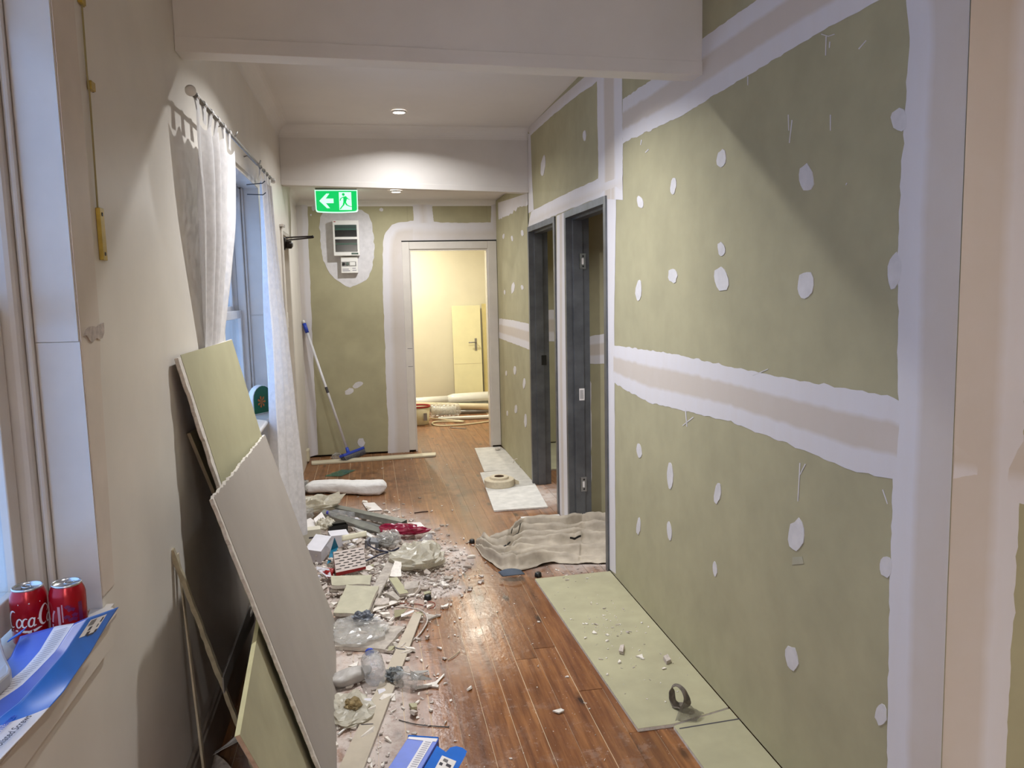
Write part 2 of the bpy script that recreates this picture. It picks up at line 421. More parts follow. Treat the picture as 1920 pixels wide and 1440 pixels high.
# ================================================================ FLOOR
floor = MB().box(-1.3, 3.5, -2.6, 11.7, -0.12, -0.0035).build('floor', SEAM)
struct(floor, 'varnished pine board floor dusted with plaster, running the length of the corridor')
PITCH = 0.1003
def board(x0, x1, y0, y1):
    g0, g1 = rnd.choice((0.0006, 0.0012, 0.0018)), rnd.choice((0.0006, 0.0012, 0.0018))
    MB().box(x0+g0, x1-g1, y0+0.001, y1-0.001, -0.018, rnd.uniform(-0.0012, 0)).build('floorboard', WOOD, floor)
k0 = -10
for k in range(k0, 33):
    x0 = 0.268+k*PITCH - 0.0; x1 = x0+PITCH
    if x0 > XR+0.1: cuts = [1.6, 5.25, 7.95]
    else:
        cuts = [0.9]; y = 2.4+rnd.uniform(-0.9, 1.6)
        while y < 10.2: cuts.append(y); y += rnd.uniform(2.4, 4.2)
        cuts.append(11.55)
    for a, b in zip(cuts[:-1], cuts[1:]): board(x0, x1, a, b)
MB().box(-0.61, 3.45, -2.5, 0.9, -0.018, 0).build('floorboard', WOOD, floor)
# cross batten line nailed over the boards near the camera
# ================================================================ RIGHT WALL
core = MB()
xa, xb = XR+0.010, XR+0.10
D2a, D2b, D1a, D1b, DH = 4.215, 5.105, 5.405, 6.315, 2.108
for (a, b, c, d) in [(1.56, D2a, 0.012, 2.95), (D2b, D1a, 0.012, 2.95), (D1b, 7.95, 0.012, 2.95), (D2a, D2b, DH, 2.95), (D1a, D1b, DH, 2.95)]:
    core.box(xa, xb, a, b, c, d)
wall_right = core.build('wall_right', STUD)
struct(wall_right, 'right corridor wall of green plasterboard sheets with white taped joints')
def sheet(y0, y1, z0, z1, side=0):
    g = 0.0008
    if side == 0: MB().box(XR, XR+0.010, y0+g, y1-g, z0+g, z1-g).build('plasterboard_sheet', GREEN, wall_right)
    else: MB().box(xb, xb+0.010, y0+g, y1-g, z0+g, z1-g).build('plasterboard_sheet', GREEN, wall_right)
for sd in (0, 1):
    sheet(1.56, 4.1, 0.014, 1.228, sd); sheet(1.56, 4.1, 1.228, 2.43, sd); sheet(1.56, 4.1, 2.43, 2.9, sd)
    sheet(4.1, D2a, 0.014, DH, sd); sheet(4.1, 5.25, DH, 2.9, sd); sheet(5.25, 6.35, DH, 2.9, sd)
    sheet(D2b, D1a, 0.014, DH, sd); sheet(D1b, 7.949, 0.014, 1.228, sd); sheet(D1b, 7.949, 1.228, 2.5, sd)
# wall that turns right at the near corner, facing the camera
wn = MB().box(XR+0.0, 3.45, 1.57, 1.66, 0.012, 2.95).build('wall_near', STUD)
struct(wn, 'wall turning off to the right at the near corner, half taped')
for (a, b, z0, z1) in [(XR, 2.4, 0.014, 1.228), (2.4, 3.45, 0.014, 1.228), (XR, 2.4, 1.228, 2.43), (2.4, 3.45, 1.228, 2.43), (XR, 3.45, 2.43, 2.95)]:
    MB().box(a+.0008, b-.0008, 1.56, 1.57, z0+.0008, z1-.0008).build('plasterboard_sheet', GREEN, wn)

SEED = [0]
def band(parent, mapf, nrm, A, B, tones, n=60, lift=0.0022, name='joint_compound', ra=0.006, rb=0.006, mm=COMP):
    """a trowelled strip between outline A and outline B (lists of measured points), tones = [(across 0..1, tone)]"""
    SEED[0] += 1; r = random.Random(SEED[0]); lift += .00006*SEED[0]
    A = [mapf(*p) for p in A]; B = [mapf(*p) for p in B]; nrm = Vector(nrm)
    def samp(P, t):
        L = [0.0]
        for i in range(len(P)-1): L.append(L[-1]+(P[i+1]-P[i]).length)
        d = t*L[-1]
        for i in range(len(P)-1):
            if d <= L[i+1] or i == len(P)-2:
                return P[i].lerp(P[i+1], (d-L[i])/max(1e-9, L[i+1]-L[i]))
    b = MB(); m = len(tones); tn = []
    na = [noise.noise(Vector((i*0.55, SEED[0]*7.1, 0)))*1.2+r.uniform(-.25, .25) for i in range(n+1)]
    nb = [noise.noise(Vector((i*0.55, SEED[0]*3.3, 5)))*1.2+r.uniform(-.25, .25) for i in range(n+1)]
    for i in range(n+1):
        a, c = samp(A, i/n), samp(B, i/n); d = (c-a); dl = d.length or 1
        a = a + d/dl*na[i]*ra; c = c - d/dl*nb[i]*rb
        for j, (t, tone) in enumerate(tones):
            h = lift if 0 < j < m-1 else lift*0.45
            b.v.append(a.lerp(c, t)+nrm*h); tn.append(tone)
    for i in range(n):
        for j in range(m-1):
            b.f.append([i*m+j, (i+1)*m+j, (i+1)*m+j+1, i*m+j+1]); b.mi.append(0)
    b.tone = tn
    return b.build(name, mm, parent, smooth=True)
TN = [(0, 0), (.26, .0), (.34, .9), (.66, .9), (.74, 0), (1, 0)]
Rw = lambda px, py: PX(px, py, XR)
NR = (-1, 0, 0)
# joint across the middle of the long wall
band(wall_right, Rw, NR, [(1151, 647), (1271, 665), (1373, 688), (1499, 714), (1612, 731), (1690, 750)],
     [(1151, 718), (1185, 738), (1220, 756), (1373, 791), (1487, 836), (1590, 879), (1690, 903)], TN, 90)
# upper joint
band(wall_right, Rw, NR, [(1168, 186), (1214, 155), (1337, 58), (1420, 0), (1500, -60)],
     [(1168, 268), (1230, 240), (1289, 211), (1322, 189), (1401, 142), (1552, 52), (1655, -2), (1700, -30)], TN, 80)
# vertical joint beside the nearer steel frame
band(wall_right, Rw, NR, [(1120, 120), (1120, 200), (1122, 300), (1122, 372)], [(1167, 130), (1167, 190), (1168, 270), (1168, 375)], TN, 40)
band(wall_right, Rw, NR, [(1137, 340), (1139, 600), (1140, 900), (1142, 1066)], [(1156, 340), (1152, 600), (1153.5, 900), (1155, 1076)], [(0, .1), (.5, 0), (1, 0)], 60, ra=0, rb=.004)
# above the steel frames
band(wall_right, Rw, NR, [(996, 398), (1001, 394), (1061, 363.5), (1100, 345), (1121, 335), (1168, 312)], [(990, 428), (1001, 422), (1061, 394.5), (1100, 380), (1121, 372), (1168, 358)], [(0, 0), (.4, .15), (.7, .5), (1, .2)], 40, ra=.004)
# strip between the frames
band(wall_right, Rw, NR, [(1044, 405), (1044, 700), (1048, 962)], [(1061, 397), (1061.5, 700), (1065.5, 984)], [(0, 0), (.3, .1), (.45, .9), (.55, .9), (.7, .1), (1, 0)], 40, ra=0, rb=0)
band(wall_right, Rw, NR, [(990, 432), (994, 700), (997.5, 905)], [(993, 428), (996.5, 700), (999.4, 907)], [(0, 0), (1, 0)], 40, ra=.004, rb=0)
# edge at the bulkhead
band(wall_right, Rw, NR, [(989.5, 250), (990.5, 340), (991, 400)], [(995, 252), (998, 340), (1001, 394)], [(0, .4), (1, 0)], 20, ra=0, rb=.002)
band(wall_right, Rw, NR, [(988, 242), (1040, 193), (1122, 122)], [(995, 254), (1041, 212), (1122, 150)], [(0, .5), (.5, .4), (1, 0)], 30, ra=0, rb=.008)
# joint and top of the last stretch, beyond the lower bulkhead
band(wall_right, Rw, NR, [(936, 597), (960, 600), (992, 607)], [(936, 634), (960, 643), (994, 656)], TN, 30)
band(wall_right, Rw, NR, [(934, 380), (960, 372), (990, 362)], [(935, 412), (957, 402), (975, 388), (990, 385)], [(0, .3), (.6, .2), (1, 0)], 30, ra=0, rb=.015)
# corner strip at the near end
band(wall_right, Rw, NR, [(1700, -40), (1700, 0), (1707, 65), (1694, 267), (1687, 387), (1684, 620), (1684, 748), (1675, 899), (1669, 1104), (1664, 1440), (1660, 1600)],
     [(1821, -40), (1820, 0), (1818, 65), (1810, 267), (1805, 387), (1796, 620), (1791, 748), (1785, 899), (1777, 1104), (1765, 1440), (1759, 1600)],
     [(0, 0), (.1, 0), (.34, .0), (.5, .75), (1, .85)], 110, rb=0)
# compound on the wall that faces the camera
Nw = lambda px, py: PY(px, py, 1.56)
band(wn, Nw, (0, -1, 0), [(1822, -60), (1820, 0), (1805, 387), (1796, 620), (1785, 899), (1777, 1104), (1765, 1440), (1759, 1600)],
     [(1960, -60), (1955, 0), (1938, 387), (1928, 620), (1913, 899), (1902, 1104), (1884, 1440), (1876, 1600)], [(0, .9), (.52, .85), (.7, .1), (1, 0)], 90, ra=0)
band(wn, Nw, (0, -1, 0), [(1790, 825), (1920, 818), (2100, 808)], [(1786, 902), (1913, 945), (2100, 940)], [(0, .7), (.5, .9), (.7, .2), (1, 0)], 40, lift=.0016)
# stopped screw heads: (centre px, centre py, width, height) on the right wall
SPOTS = [(1352, 297, 18, 33), (1511, 333, 29, 50), (1262, 349, 11, 32), (1200, 379, 12, 24), (1352, 467, 14, 27), (1352, 523, 28, 46), (1261, 517, 17, 27),
         (1197, 545, 11, 40), (1509, 535, 30, 55), (1677, 508, 26, 68), (1686, 225, 34, 44), (1198, 845, 10, 28), (1256, 892, 12, 48), (1345, 925, 12, 42),
         (1197, 987, 8, 32), (1255, 995, 9, 36), (1340, 1067, 8, 28), (1493, 1004, 32, 62), (1661, 1063, 24, 40), (1484, 1234, 25, 45), (1651, 1340, 22, 40),
         (1018, 311, 8, 38), (1095.6, 254, 6, 20), (944, 443, 4, 10), (960, 447, 4, 11), (979, 437, 5, 12), (946, 548, 3, 9), (961.6, 540, 6, 21), (979, 539, 5, 10),
         (965, 694, 5, 16), (949, 700, 3, 10), (982.5, 719, 5, 20), (967, 767, 5, 16), (951, 775, 3, 10), (985, 788, 5, 26)]
for i, (cx, cy, w, h) in enumerate(SPOTS):
    r = random.Random(100+i); n = 13; pts = []
    tilt = r.uniform(-.12, .12)
    for k in range(n):
        a = 2*math.pi*k/n; q = r.uniform(.86, 1.10)
        ex = math.copysign(abs(math.cos(a)), math.cos(a)); ey = math.sin(a)
        pts.append(PX(cx+ex*w/2*q+tilt*ey*h/2, cy+ey*h/2*q, XR-0.0022))
    MB().slab(pts, (0.0022, 0, 0)).build('compound_spot', TAPE, wall_right)
# thin trowel drips and scratches
for i, P in enumerate([[(1478, 215), (1479, 245)], [(1485, 225), (1480, 268)], [(1402, 143), (1402, 160)], [(1540, 64), (1553, 68), (1565, 64)], [(1549, 68), (1548, 104)], [(1556, 78), (1555, 90)],
                       [(1610, 92), (1624, 76)], [(1557, 215), (1557, 245)], [(1285, 765), (1288, 800)], [(1300, 782), (1280, 798)], [(1500, 868), (1496, 940)], [(1655, 918), (1664, 945)], [(1588, 343), (1586, 347)], [(1216, 280), (1210, 286)],
                       [(1203, 262), (1201, 272)], [(1408, 706), (1440, 692)], [(1510, 870), (1500, 890)], [(1495, 1044), (1496, 1058)]]):
    MB().ribbon([(a, b) for a, b in P], [2.0]+[1.5]*(len(P)-1) if i != 17 else [18, 22], lambda x, y: PX(x, y, XR-0.001)).build('compound_drip', TAPE if i != 17 else mat('thin_compound_smear', 'aaa58f', .8), wall_right, solid=.0008)

# ================================================================ steel door frames in the right wall
def steel_frame(name, y0, y1, zt, label):
    # y0..y1 outer faces
    d = empty(name, (XR, (y0+y1)/2, 0)); struct(d, label)
    xf, xr = XR-0.012, XR+0.145
    w = 0.042
    for side, (ya, sgn) in (('far', (y1, -1)), ('near', (y0, 1))):
        b = MB()
        prof = [(xf, 0), (xf, w), (xf+0.046, w), (xf+0.046, w+0.014), (xr-0.046, w+0.014), (xr-0.046, w), (xr, w), (xr, 0)]
        pts = [Vector((x, ya+sgn*t, 0.001)) for x, t in prof]
        b.slab(pts, (0, 0, zt-0.002)); b.build('door_jamb', STEEL, d, bevel=0.0012)
    b = MB(); prof = [(xf, 0), (xf, w), (xf+0.046, w), (xf+0.046, w+0.014), (xr-0.046, w+0.014), (xr-0.046, w), (xr, w), (xr, 0)]
    pts = [Vector((x, y0+w+.0005, zt-t)) for x, t in prof]; b.slab(pts, (0, y1-y0-2*w-.001, 0))
    b.build('door_head', STEELB, d, bevel=0.0012)
    return d, w
d2, w = steel_frame('door_1', 4.19, 5.113, 2.112, 'bare grey steel door frame nearer the camera, without its door')
d1, w = steel_frame('door_2', 5.39, 6.33, 2.112, 'bare grey steel door frame farther along the right wall, without its door')
yj = 5.113-w
def hinge(d, y, z, x, mm, nm='hinge_plate', h=0.10, wd=0.045):
    o = MB().box(x-wd/2, x+wd/2, y-0.016, y-0.0145, z-h/2, z+h/2).box(x-wd/2, x-wd/2+0.004, y-0.016, y+0.0, z-h/2, z+h/2).build(nm, mm, d, bevel=.0006)
    o['label'] = 'zinc hinge plate screwed to the jamb'
    for dz in (-h*.33, h*.33): MB().lathe([(0, 0), (.006, 0), (.006, .0006), (0, .0006)], (x+.004, y-.0166, z+dz), (0, 1, 0), 10).build('screw_hole', BLACK, o)
    MB().box(x-.006, x+.008, y-.0168, y-.016, z-.02, z+.02).build('sticker', PAPER, o)
za = PY(1092, 490, yj).z; zb = PY(1094, 907, yj).z
hinge(d2, yj, za, PY(1091, 490, yj).x, ZINC); hinge(d2, yj, zb, PY(1093, 907, yj).x, GREYM)
zc = PY(1090, 739, yj).z; xc = PY(1090, 739, yj).x
st = MB().box(xc-.018, xc+.018, yj-.0152, yj-.0142, zc-.04, zc+.04).build('paper_label', PAPER, d2); st['label'] = 'white printed paper label stuck on the jamb'
for k in range(5): MB().box(xc-.012+k*.005, xc-.010+k*.005, yj-.0158, yj-.0152, zc-.03, zc+.03).build('bar_print', INK, st)
yk = 6.33-w; zc = PY(1019, 675, yk).z; xc = PY(1019, 675, yk).x
o = MB().box(xc-.02, xc+.02, yk-.016, yk-.014, zc-.04, zc+.04).build('strike_plate', BLACK, d1); o['label'] = 'black lock strike plate'

# ================================================================ FAR WALL with the cased opening
OX0, OX1, OZ = 0.413, 1.203, 2.035
b = MB()
for (x0, x1, z0, z1) in [(-0.66, OX0, 0.012, 2.6), (OX1, 3.45, 0.012, 2.6), (OX0, OX1, OZ, 2.6)]: b.box(x0, x1, YF+.01, YF+.10, z0, z1)
wall_far = b.build('wall_far', STUD); struct(wall_far, 'green plasterboard end wall of the corridor with white compound round its doorway')
for (x0, x1, z0, z1) in [(-0.66, OX0-.0, 0.02, 2.6), (OX1, XR+.0, 0.02, 2.6), (OX0, OX1, OZ, 2.6), (1.403, 2.5, 0.02, 1.228), (1.403, 2.5, 1.228, 2.6), (2.5, 3.45, .02, 2.6)]:
    MB().box(x0+.0006, x1-.0006, YF, YF+.01, z0, z1).build('plasterboard_sheet', GREEN, wall_far)
MB().box(-1.2, OX0-.001, YF+.10, YF+.11, 0, 2.6).box(OX1, 3.4, YF+.10, YF+.11, 0, 2.6).box(OX0, OX1, YF+.1, YF+.11, OZ, 2.6).build('rear_lining', FARWALL, wall_far)
Fw = lambda px, py: PY(px, py, YF)
NF = (0, -1, 0)
band(wall_far, Fw, NF, [(551, 372), (553, 445), (557, 560), (563, 690), (569, 860)], [(577, 372), (578, 445), (583, 560), (588, 690), (597, 852)], [(0, .6), (.5, .5), (.7, 0), (1, 0)], 50, ra=0, rb=.006)
# patch round the switchboard
ov = [(600, 408), (607, 395), (632, 393), (677, 393), (692, 402), (698, 418), (701, 447), (702, 477), (697, 505), (688, 525), (656, 539), (642, 533), (622, 518), (614, 505), (606, 488), (601, 458), (599, 428)]
pts = project(rag([PY(x, y, YF-.002) for x, y in ov], .006, .03, 5), 1, YF-.002)
MB().slab(pts, (0, .002, 0)).build('compound_patch', TAPE, wall_far)
# compound round the doorway (upper left is rounded), one band down the side and one across the top
band(wall_far, Fw, NF, [(727, 850), (728, 790), (724, 735), (723, 690), (721, 620), (718, 560), (717.5, 458), (721, 440), (735, 421), (753, 416), (776, 414)],
     [(768, 850), (767, 790), (765, 735), (763, 690), (760.5, 620), (758.5, 560), (755, 470), (754, 456), (756, 452.5), (766, 452), (790, 452)], [(0, 0), (.22, 0), (.5, .75), (1, .6)], 80, ra=.006, rb=0)
band(wall_far, Fw, NF, [(774, 414), (812, 415), (826, 417), (870, 418), (921, 417)], [(774, 453), (830, 453), (921, 452), (932, 452), (933, 452)], [(0, 0), (.25, .1), (.6, .6), (1, .4)], 40, ra=.004, rb=0)
band(wall_far, Fw, NF, [(773, 376), (775, 400), (776, 418)], [(810, 376), (811, 398), (814, 418)], [(0, 0), (.25, .1), (.5, .6), (.75, .1), (1, 0)], 20, ra=.003)
band(wall_far, Fw, NF, [(921, 376), (921, 400), (920, 420)], [(934, 376), (934, 400), (934, 452)], [(0, 0), (.5, .5), (1, .6)], 20, rb=0, ra=.003)
for i, (cx, cy, w_, h_) in enumerate([(671, 721.5, 20, 12), (655, 734, 17, 12), (677, 830, 14, 17), (588, 390, 8, 10), (715, 393, 8, 7), (583, 403, 3, 4)]):
    r = random.Random(300+i); pts = []
    for k in range(12):
        a = 2*math.pi*k/12; q = r.uniform(.85, 1.12); pts.append(PY(cx+math.cos(a)*w_/2*q, cy+math.sin(a)*h_/2*q-(math.cos(a)*3 if i < 2 else 0), YF-.002))
    MB().slab(pts, (0, .002, 0)).build('compound_spot', TAPE, wall_far)
# cased opening
d3 = empty('door_3', ((OX0+OX1)/2, YF, 0)); struct(d3, 'white painted architrave and jamb of the doorway to the yellow room')
def arch(x0, x1, z0, z1, nm='architrave'):
    return MB().box(x0, x1, YF-.014, YF-.0001, z0, z1).build(nm, WHITEP, d3, bevel=.004)
AX0, AX1, AZ = 0.345, XR-.003, 2.104
arch(AX0, OX0+.004, 0.02, AZ); arch(OX1-.004, AX1, 0.02, AZ); arch(OX0+.0045, OX1-.0045, OZ-.004, AZ)
for (x0, x1) in ((OX0-.0005, OX0+.018), (OX1-.018, OX1+.0005)): MB().box(x0, x1, YF+.0005, YF+.115, 0.002, OZ-.02).build('door_jamb', WHITEP, d3)
MB().box(OX0, OX1, YF+.0005, YF+.115, OZ-.0195, OZ-.0005).build('door_head', WHITEP, d3)
MB().box(AX0-.002, AX1, YF-.008, YF-.0012, AZ+.0005, AZ+.012).build('shadow_gap', DARK, d3)
for (x, z) in ((OX0+.012, 1.05), (OX0+.012, .87)): MB().box(AX0+.02, OX0, YF-.0146, YF-.0141, z, z+.004).build('paint_crack', INK, d3)

# ================================================================ LEFT WALL with two sash windows
W1 = (0.40, 1.822, 0.930, 2.36); W2 = (3.55, 4.93, 0.90, 2.243); LD = (6.10, 7.02, 2.095)
b = MB(); t = 0.24
def lw(y0, y1, z0, z1): b.box(XL-t, XL, y0, y1, z0, z1)
lw(-2.5, W1[0], 0, 2.95); lw(W1[0], W1[1], 0, W1[2]); lw(W1[0], W1[1], W1[3], 2.95); lw(W1[1], W2[0], 0, 2.95)
lw(W2[0], W2[1], 0, W2[2]); lw(W2[0], W2[1], W2[3], 2.95); lw(W2[1], LD[0], 0, 2.95); lw(LD[0], LD[1], LD[2], 2.95)
b.box(XL-t, XL-.035, LD[1], 8.05, 0, 2.95)
wall_left = b.build('wall_left', CREAM); struct(wall_left, 'cream painted left corridor wall with two sash windows')
# plaster bands beside the near window and the broken plaster step
cbw = mat('lighter_cream_patch', 'd2c6ba', 0.45, var=0.04, bump=0.1, bscale=80)
pts = [Vector((XL+.003, y, z)) for y, z in [(1.823, .96), (1.90, .96), (1.915, 1.2), (1.93, 1.45), (1.95, 1.55), (1.955, 1.9), (1.96, 2.4), (1.823, 2.4)]]
MB().slab(pts, (-.003, 0, 0)).build('plaster_patch', cbw, wall_left, bevel=.002)
pts = rag([Vector((XL+.006, y, z)) for y, z in [(1.83, 1.545), (1.86, 1.555), (1.92, 1.56), (1.965, 1.565), (1.97, 1.535), (1.93, 1.525), (1.87, 1.53)]], .006, .02, 8)
MB().slab(project(pts, 0, XL+.006), (-.006, 0, 0)).build('broken_plaster', CHIPD, wall_left)
MB().box(XL, XL+.0015, 1.92, 1.924, 1.37, 1.475).build('crack', INK, wall_left)
pts = rag([Vector((XL+.0015, y, z)) for y, z in [(2.03, 2.2), (2.5, 2.35), (2.53, .3), (2.2, .2), (2.06, .9), (2.0, 1.5)]], .012, .06, 9)

def sash_window(name, W, label, y_pad=0.035):
    y0, y1, z0, z1 = W
    d = empty(name, (XL, (y0+y1)/2, z0)); struct(d, label)
    # reveal linings
    MB().box(XL-.085, XL-.001, y1-.004, y1-.0002, z0+.60, z1).build('reveal_lining', WHITEP, d)
    MB().box(XL-.085, XL+.001, y1-.0035, y1+.0, z0, z0+.598).build('reveal_lining', WHITEP, d)
    MB().box(XL-.085, XL, y0+.0002, y0+.004, z0, z1).build('reveal_lining', WHITEP, d)
    MB().box(XL-.085, XL, y0, y1, z1-.004, z1-.0002).build('reveal_lining', WHITEP, d)
    # staff bead, box frame
    for (a, c) in ((y1-.022, y1-.0042), (y0+.0042, y0+.022)):
        MB().box(XL-.100, XL-.0855, a, c, z0, z1).build('staff_bead', WHITEP, d, bevel=.006)
    for (a, c) in ((y1-.048, y1-.0002), (y0+.0002, y0+.048)):
        MB().box(XL-.20, XL-.1005, a, c, z0, z1).build('window_jamb', WHITEP, d, bevel=.012)
    MB().box(XL-.20, XL-.1055, y0+.049, y1-.049, z1-.06, z1-.0002).build('window_head', WHITEP, d)
    zm = (z0+z1)/2 - 0.06
    # lower sash (inner) and upper sash (outer), pushed a little up
    for nm, x, a, c in (('lower_sash', XL-.145, z0+.03, zm+.02), ('upper_sash', XL-.185, zm-.02, z1-.062)):
        s_ = MB().box(x-.018, x+.018, y0+.052, y0+.100, a, c).box(x-.018, x+.018, y1-.100, y1-.052, a, c)
        s_.box(x-.018, x+.018, y0+.100, y1-.100, a, a+.065).box(x-.018, x+.018, y0+.100, y1-.100, c-.045, c)
        so = s_.build(nm, WHITEP, d, bevel=.003)
        MB().box(x-.002, x+.002, y0+.101, y1-.101, a+.066, c-.046).build('glass_pane', GLASS, so)
    MB().box(XL-.1449, XL-.1445, y1-.0515, y1-.0485, z0+.03, z1-.07).build('sash_gap', DARK, d)
    return d
wd1 = sash_window('window_1', W1, 'white sash window at the near left, blue daylight on its reveal')
wd2 = sash_window('window_2', W2, 'white sash window between the two curtains')
# near sill: rounded nosing, horn at the far end
def sill(d, W, xo, z):
    b = MB(); r = .011
    prof = [(XL-.20, z-.028), (xo-r, z-.028)]+[(xo-r+r*math.cos(a), z-.014+.014*math.sin(a)) for a in [(-90+22.5*i)*math.pi/180 for i in range(1, 8)]]+[(xo-r, z), (XL-.20, z)]
    pts = [Vector((x, W[0]+.001, zz)) for x, zz in prof]; b.slab(pts, (0, W[1]-W[0]-.006, 0))
    b.box(XL+.001, xo-.012, W[1]-.006, W[1]+.022, z-.027, z-.001)
    return b.build('window_sill', WHITEP, d, smooth=False)
sill(wd1, W1, -0.581, 0.937); sill(wd2, W2, -0.575, 0.928)
MB().box(XL+.0002, XL+.016, W1[0]-.05, W1[1]+.0, -.05+.90, .905).build('apron_moulding', CREAM, wd1)
# left doorway at the far end, with recessed cream door
d4 = empty('door_4', (XL, 6.55, 0)); struct(d4, 'exit doorway recessed in the far left wall')
MB().box(XL-.20, XL-.16, LD[0]+.03, LD[1]-.03, .005, LD[2]-.03).build('door_leaf', BEIGE, d4)
MB().box(XL-.2, XL+.0, LD[0]+.0002, LD[0]+.028, 0, LD[2]-.001).box(XL-.2, XL-.036, LD[1]-.028, LD[1]-.0002, 0, LD[2]-.001).box(XL-.2, XL, LD[0]+.028, LD[1]-.028, LD[2]-.028, LD[2]-.001).build('door_frame', WHITEP, d4)
MB().box(XL+.0002, XL+.014, LD[0]-.06, LD[0]+.004, 0, LD[2]+.01).build('architrave', CREAM, d4, bevel=.004)
MB().box(XL+.0002, XL+.03, LD[0]-.09, LD[0]+.02, LD[2]+.011, LD[2]+.03).build('architrave_cap', WHITEP, d4, bevel=.003)
bb = MB().box(XL, XL+.02, 1.0, 6.03, 0, .17).box(XL, XL+.014, 1.0, 6.03, .17, .19).build('baseboard_left', mat('brown_grey_skirting', '8b7e72', 0.4, var=.1), bevel=.004)
struct(bb, 'skirting board along the foot of the left wall behind the leaning boards')

# ================================================================ CEILINGS, BULKHEADS, CORNICES
cl = MB().box(XL-.02, XR+.02, 3.06, 6.32, 2.872, 2.96).box(XL-.3, 3.5, -2.6, 2.96, 2.905, 2.99).box(-.70, 3.5, 6.40, 8.05, 2.505, 2.6).box(XR+.1, 3.5, 1.6, 6.45, 2.505, 2.6).box(-1.3, 3.5, 8.0, 11.7, 2.605, 2.7).build('ceiling', CEIL)
struct(cl, 'plain off-white plaster ceiling in stepped heights')
def tilted(x0, x1, y0, y1, zl, zr, top, nm, lab):
    b = MB(); pts = [Vector((x0, y0, zl)), Vector((x1, y0, zr)), Vector((x1, y0, top)), Vector((x0, y0, top))]
    b.slab(pts, (0, y1-y0, 0)); o = b.build(nm, BEAMP); struct(o, lab)
    s = MB(); h = .048 if nm == 'trim_1' else .038
    s.slab([Vector((x0, y0-.006, zl-.002)), Vector((x1, y0-.006, zr-.002)), Vector((x1, y0-.006, zr+h)), Vector((x0, y0-.006, zl+h))], (0, .0058, 0))
    c = s.build('edge_strip', BEAMP, o, bevel=.0015)
    return o
t1 = tilted(XL+.001, XR-.001, 2.955, 3.055, 2.448, 2.418, 2.904, 'trim_1', 'nearer white bulkhead beam across the corridor, its face in shade')
t2 = tilted(XL+.001, XR-.001, 6.30, 6.40, 2.440, 2.382, 2.871, 'trim_2', 'farther white bulkhead beam above the exit sign')
def cove(a, bvec, out, drop, nm, lab, r=.09, inset=0.0):
    """concave cornice from a along bvec; out = horizontal direction away from the wall, drop = height"""
    a = Vector(a); out = Vector(out); b = MB(); prof = []
    for i in range(9):
        an = math.pi/2*i/8; prof.append((r*(1-math.sin(an)), -r*(1-math.cos(an))))
    prof = [(0, 0)]+[(r, 0)]+prof[1:-1]+[(0, -r)]
    pts = [a+out*x+Vector((0, 0, z)) for x, z in prof]; b.slab(pts, bvec)
    o = b.build(nm, CEIL); struct(o, lab); return o
cove((XL+.0005, 3.06, 2.8715), (0, 3.235, 0), (1, 0, 0), .09, 'trim_3', 'coved cornice above the curtain rod')
cove((XL+.0005, 6.2995, 2.8712), (XR-XL-.001, 0, 0), (0, -1, 0), .09, 'trim_4', 'coved cornice on the farther bulkhead', .085)
cove((-.64, YF-.0005, 2.5045), (XR+.64-.001, 0, 0), (0, -1, 0), .06, 'trim_5', 'coved cornice above the switchboard wall', .055)
cove((XL-.034, 6.41, 2.5045), (0, 1.53, 0), (1, 0, 0), .06, 'trim_6', 'coved cornice above the exit doorway', .055)
# ================================================================ OTHER WALLS (side rooms, far room, behind the camera)
o = MB().box(XL-.24, 3.5, -2.6, -2.5, 0, 2.95).build('wall_back', CREAM); struct(o, 'cream wall behind the photographer')
wsr = MB().box(3.45, 3.55, -2.5, 8.05, 0, 2.95).build('wall_side', GREEN); struct(wsr, 'outer green plasterboard wall of the side rooms')
wp = MB().box(1.403, 3.45, 5.22, 5.31, .012, 2.6).build('wall_partition', STUD); struct(wp, 'green plasterboard partition between the two side rooms')
for (x0, x1, z0, z1) in [(1.415, 2.5, .014, 1.228), (1.415, 2.5, 1.228, 2.6), (2.5, 3.45, .014, 1.228), (2.5, 3.45, 1.228, 2.6)]:
    MB().box(x0+.001, x1-.001, 5.21, 5.22, z0, z1).box(x0+.001, x1-.001, 5.31, 5.32, z0, z1).build('plasterboard_sheet', GREEN, wp)
Pw = lambda px, py: PY(px, py, 5.21)
band(wp, Pw, NF, [(1090, 380), (1091, 700), (1090, 975)], [(1103, 380), (1103, 480), (1105, 530), (1102, 540), (1102.5, 700), (1108, 720), (1109, 900), (1103, 974)], [(0, .3), (.6, .1), (1, 0)], 50, ra=0)
band(wp, Pw, NF, [(1095, 632), (1118, 629), (1140, 624), (1300, 596)], [(1095, 683), (1118, 682), (1140, 681), (1300, 664)], TN, 30)
band(wall_far, Fw, NF, [(1015, 582), (1042, 581), (1200, 578)], [(1015, 640), (1042, 641), (1200, 650)], TN, 20)
# far, bright room
o = MB().box(-1.3, 3.4, 11.55, 11.65, 0, 2.7).build('wall_end', FARWALL); struct(o, 'pale cream back wall of the bright yellow room')
o = MB().box(-1.3, -1.2, 8.06, 11.55, 0, 2.7).build('wall_west', FARWALL); struct(o, 'left wall of the bright yellow room')
o = MB().box(2.3, 2.4, 8.06, 11.55, 0, 2.7).build('wall_east', FARWALL); struct(o, 'right wall of the bright yellow room')
